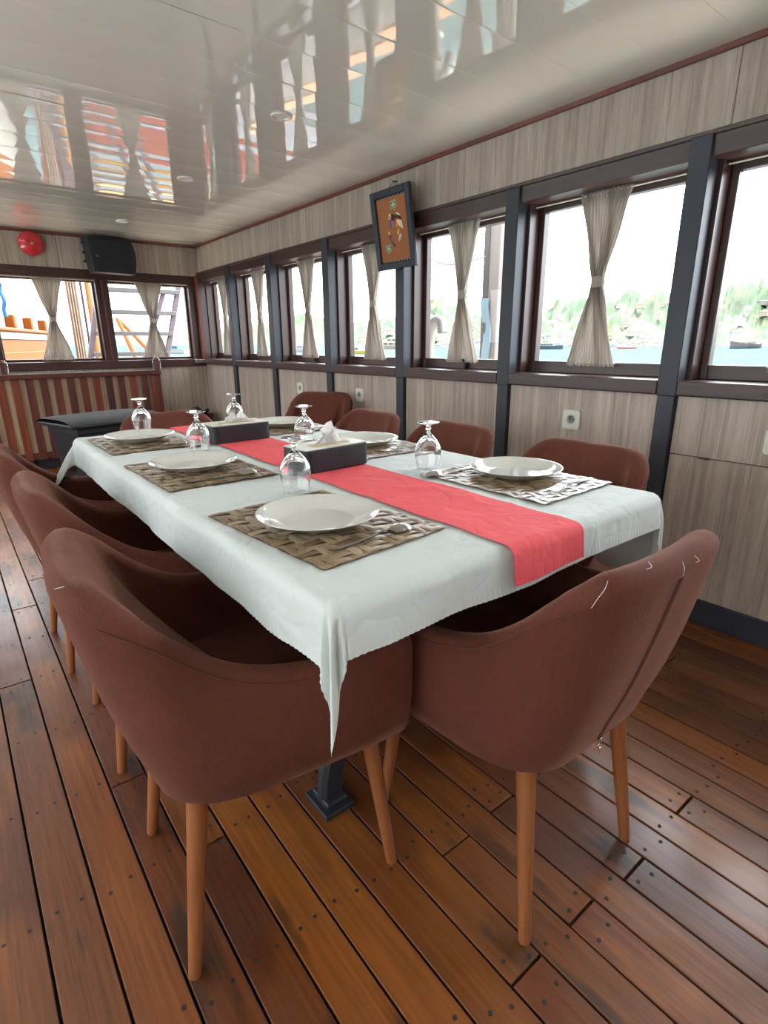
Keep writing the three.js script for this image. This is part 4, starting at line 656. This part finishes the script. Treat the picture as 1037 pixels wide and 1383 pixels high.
boat(30.2, 90, 12, 80, { label: 'white launch with a short mast on open water', hull: WH, h: 0.08, cabins: [[0, 0.5, 0.17, 0.07, 0.09, WH]], masts: [[0.2, 0.5]] });
boat(26.0, 140, 14, 60, { label: 'white cabin boat with one very tall bare mast', hull: WH, h: 0.08, cabins: [[0, 0.5, 0.17, 0.07, 0.09, WH]], masts: [[0.1, 0.8]] });
boat(18.2, 85, 12, 100, { label: 'white cruiser with a blue cabin beyond the ship ladder', hull: WH, h: 0.09, cabins: [[0, 0.5, 0.17, 0.08, 0.1, [0.25, 0.45, 0.6]]] });
boat(46.5, 160, 16, 140, { label: 'white cabin boat beyond the pipe vent', hull: WH, h: 0.08, cabins: [[0, 0.5, 0.17, 0.07, 0.1, WH]], masts: [[0.15, 0.5]] });

const sideDeck = phy({ color: lin(0.76, 0.70, 0.62), roughness: 0.5 });
const deckWood = phy({ color: lin(0.66, 0.47, 0.31), roughness: 0.6 });
const bounceDeckWhite = phy({ color: lin(0.78, 0.79, 0.78), roughness: 0.5 });  // white for the added port deck that bounces light indoors
{ const R = rng(133); for (let k = 0; k < 18; k++) { const az = 34 + k * 2.15 + R() * 1.4, L = 6 + R() * 6; const mst = R() > 0.6; boat(az, 120 + R() * 45, L, R() * 360, { label: mst ? 'small white boat with a thin mast in the moorings below the hillside' : 'small white mastless boat in the moorings below the hillside', hull: [0.75, 0.76, 0.76], h: 0.08, cabins: [[0, 0.42, 0.15, 0.07, 0.09, [0.75, 0.76, 0.76]]], masts: mst ? [[0.1, 0.6]] : [] }); } }
// own side deck and bulwark under the windows, white painted
{
  const t = thing('side_deck', 'white painted side deck and bulwark outside the window wall', 'deck', [0, 0, 0]);
  mesh('deck_boards', bxr(W + 0.17, W + 1.5, -0.12, -0.06, -7.4, 4), sideDeck, t); mesh('bulwark', bxr(W + 1.45, W + 1.55, -0.9, 0.32, -7.4, 4, 0.02), paint(0.75, 0.76, 0.76), t); mesh('bulwark_cap', bxr(W + 1.41, W + 1.59, 0.32, 0.36, -7.4, 4, 0.012, 'z'), paint(0.50, 0.24, 0.10), t);
  mesh('hull_side', bxr(W + 0.12, W + 1.5, -1.5, -0.12, -7.4, 4), paint(0.7, 0.7, 0.7), t);
  mesh('deck_boards', bxr(XL - 3.3, XL - 0.12, -0.12, -0.06, -7.4, 4), bounceDeckWhite, t);  // unseen port deck, added wide and white to bounce sun onto the ceiling
  mesh('fore_deck', bxr(XL - 2.2, W + 1.5, -0.16, -0.08, -7.4, D - 0.15), deckWood, t);
}
{ // pole and gooseneck vent outside the window behind the second curtain
  const t = thing('outdoor_pole', 'weathered pole with black rubber strip and pale blue sheet outside the window', 'pole', [3.62, -0.06, -3.16]);
  mesh('wood_core', bxr(-0.02, 0.06, 0, 5.2, -0.045, 0.065, 0.01), paint(0.50, 0.44, 0.42, 0.8), t);
  const rb = tex(64, 256, 0.06, 0.24, (u, v) => g3(0.16 + 0.22 * fbm(u * 12, v * 40, 12, 40, 3, 901)));
  mesh('rubber_strip', bxr(-0.03, 0.05, 0, 5.1, -0.095, -0.035, 0.008), phy({ map: rb, roughness: 0.8 }), t); mesh('blue_sheet', grid(8, 20, (u, v) => [-0.034 - 0.006 * Math.sin(v * 9), 1.01 + v * 0.48, -0.075 + u * 0.085 + 0.02 * Math.sin(v * 5)]), paint(0.42, 0.62, 0.75), t);
  const r = solo('mooring_rope', tube([[3.62, 1.75, -3.2], [3.4, 1.70, -3.5], [3.3, 2.1, -4.2]], 0.006, 30, 6), paint(0.45, 0.42, 0.38), 'thin rope slanting up from the outdoor pole', 'rope');
  const v = thing('vent_pipe', 'white gooseneck vent pipe standing on the side deck', 'vent pipe', [2.98, -0.06, -3.21]);
  mesh('pipe', tube([[0, 0, 0], [0, 0.6, 0], [0, 1.14, 0], [0, 1.25, 0.02], [0, 1.31, 0.07], [0, 1.29, 0.125], [0, 1.22, 0.14]], 0.038, 60, 18), paint(0.80, 0.79, 0.76), v); mesh('flange', rod([0, 1.0, 0], [0, 1.05, 0], 0.052, 0.06, 20), paint(0.80, 0.79, 0.76), v); mesh('flange', rod([0, 0, 0], [0, 0.02, 0], 0.07, 0.07, 20), paint(0.8, 0.79, 0.76), v);
}
{ // neighbouring orange wooden boat ahead: its side recedes to the right
  const hullMap = tex(256, 256, 1.5, 0.6, (u, v) => { const g = woodGrain(v, u, 911, 14), l = (v * 4) % 1 < 0.04 ? 0.8 : 1; return mix3([0.72, 0.42, 0.10], [0.90, 0.60, 0.20], g).map(x => x * l); });
  const t = thing('wooden_boat', 'orange varnished wooden boat moored ahead, grey bulwark and white band', 'boat', [0.66, SEA, -8.9], Math.atan2(Math.cos(18.8 * Math.PI / 180), Math.sin(18.8 * Math.PI / 180)));
  const orange = phy({ map: hullMap, color: lin(0.26, 0.17, 0.05), roughness: 0.5, specularIntensity: 0.3 }), Bx = (x0, x1, y0, y1, z0, z1, r = 0.01) => bxr(x0, x1, y0 - SEA, y1 - SEA, z0, z1, r, 'x');
  const x0 = -1.25, x1 = 4;
  mesh('hull', Bx(x0, x1, 0.25, 1.17, -2.4, 0), orange, t); mesh('lower_hull', Bx(x0, x1, -1.6, 0.25, -2.3, -0.04), paint(0.72, 0.70, 0.62), t); mesh('white_band', Bx(x0, x1, 1.17, 1.27, -2.4, 0.02), paint(0.80, 0.76, 0.66), t); mesh('rail', Bx(x0, x1, 1.27, 1.325, -2.4, 0.06, 0.02), orange, t);
  mesh('bulwark', Bx(x0, x1, 1.325, 1.53, -2.35, -0.06), paint(0.42, 0.37, 0.36), t);
  for (let k = 0; k < 6; k++) mesh('stanchion', Bx(-1.18 + k * 0.98, -1.04 + k * 0.98, 1.325, 1.50, -0.06, 0.05, 0.01), orange, t);
  for (let k = 0; k < 5; k++) mesh('hull_plank_line', Bx(x0, x1, 0.30 + k * 0.17, 0.312 + k * 0.17, -0.01, 0.004, 0.002), paint(0.40, 0.22, 0.06), t);
}
for (const [x, z, r, c, s] of [[1.45, -8.0, 0.055, [0.30, 0.16, 0.11], 'thick brown wooden mast with pale ropes beside the orange boat'], [1.60, -8.2, 0.014, [0.13, 0.09, 0.12], 'thin dark pole beside the thick brown mast'], [1.64, -8.0, 0.034, [0.62, 0.30, 0.12], 'orange varnished mast next to the thin dark pole']]) {
  const t = thing('wooden_mast', s, 'mast', [x, SEA, z]); mesh('spar', rod([0, 0, 0], [0, 7.5, 0], r * 1.1, r, 16), paint(...c), t);
  if (r > 0.05) for (let k = 0; k < 4; k++) mesh('rope', rod([-0.035 + k * 0.024, 0.8, r + 0.01], [-0.05 + k * 0.034, 5, r + 0.03], 0.005, 0.005, 6), paint(0.72, 0.62, 0.48), t);
}
{ const t = solo('blue_rope', tube([[0.76, 1.42, -8.35], [0.75, 1.5, -8.35], [0.77, 1.6, -8.34], [0.75, 1.72, -8.36], [0.76, 1.80, -8.35]], 0.022, 40, 8), paint(0.04, 0.22, 0.55), 'knotted blue rope hanging above the orange boat rail', 'rope'); }
{ // slanting ship ladder seen through the window beside the corner
  const t = thing('ship_ladder', 'slanting grey wooden ship ladder outside the end window', 'ladder', [0, 0, -7.0]);
  const m = paint(0.30, 0.24, 0.28, 0.7), m2 = paint(0.26, 0.25, 0.27, 0.7), rail = (a, b, w) => { const g = box(w, Math.hypot(b[0] - a[0], b[1] - a[1]), 0.05, 0, 0, 0, 0.005); g.rotateZ(-Math.atan2(b[0] - a[0], b[1] - a[1])); g.translate((a[0] + b[0]) / 2, (a[1] + b[1]) / 2, 0); return g; };
  mesh('side_rail', rail([1.89, -0.08], [2.43, 1.78], 0.055), m, t); mesh('side_rail', rail([1.52, -0.08], [2.24, 1.68], 0.045), m, t); mesh('side_rail', rail([1.1, -0.08], [1.55, 1.75], 0.055), m, t);
  [1.675, 1.44, 1.21, 0.985, 0.75, 0.5, 0.25].forEach((y, i) => mesh('rung', box(0.86 - i * 0.01, 0.045, 0.12, 1.98 - i * 0.06, y, 0, 0.006, 'x'), m2, t));
}
{ // red and white boat close ahead, mostly seen mirrored in the glossy ceiling
  const t = thing('red_white_boat', 'white boat with a red band and orange stripes moored close ahead', 'boat', [4.15, SEA, -10.6], 0.10);
  const Bx = (x0, x1, y0, y1, z0, z1, r = 0.02) => bxr(x0, x1, y0 - SEA, y1 - SEA, z0, z1, r, 'x');
  mesh('hull', Bx(-1.6, 6, -1.6, -0.55, -3, 0), paint(0.78, 0.74, 0.78), t); mesh('red_band', Bx(-1.6, 6, -0.55, 0.0, -3, 0.01), paint(0.62, 0.12, 0.07), t); mesh('pale_band', Bx(-1.6, 6, 0.0, 0.22, -3, 0.0), paint(0.55, 0.58, 0.58), t); mesh('orange_stripe', Bx(-1.6, 6, 0.22, 0.32, -3, 0.015), paint(0.72, 0.36, 0.08), t); mesh('white_band', Bx(-1.6, 6, 0.32, 0.52, -3, 0.0), paint(0.74, 0.74, 0.72), t); mesh('gunwale', Bx(-1.6, 6, 0.52, 0.6, -3, 0.05), paint(0.70, 0.36, 0.10), t);
  for (let k = 0; k < 6; k++) for (const y of [-0.75, -1.0]) mesh('vent_opening', Bx(-1.2 + k * 0.4, -1.06 + k * 0.4, y, y + 0.12, -0.02, 0.01, 0.004), paint(0.16, 0.14, 0.18), t);
  const fr = (a, b) => { const g = rod([a[0], a[1] - SEA, a[2]], [b[0], b[1] - SEA, b[2]], 0.05, 0.04, 8); return g; };
  mesh('a_frame_leg', fr([-1.1, 0.6, -0.6], [-1.4, 1.55, -0.7]), paint(0.75, 0.26, 0.10), t); mesh('a_frame_leg', fr([-0.6, 0.6, -0.6], [-1.35, 1.5, -0.7]), paint(0.75, 0.26, 0.10), t);
}

renderer.render(scene, camera);
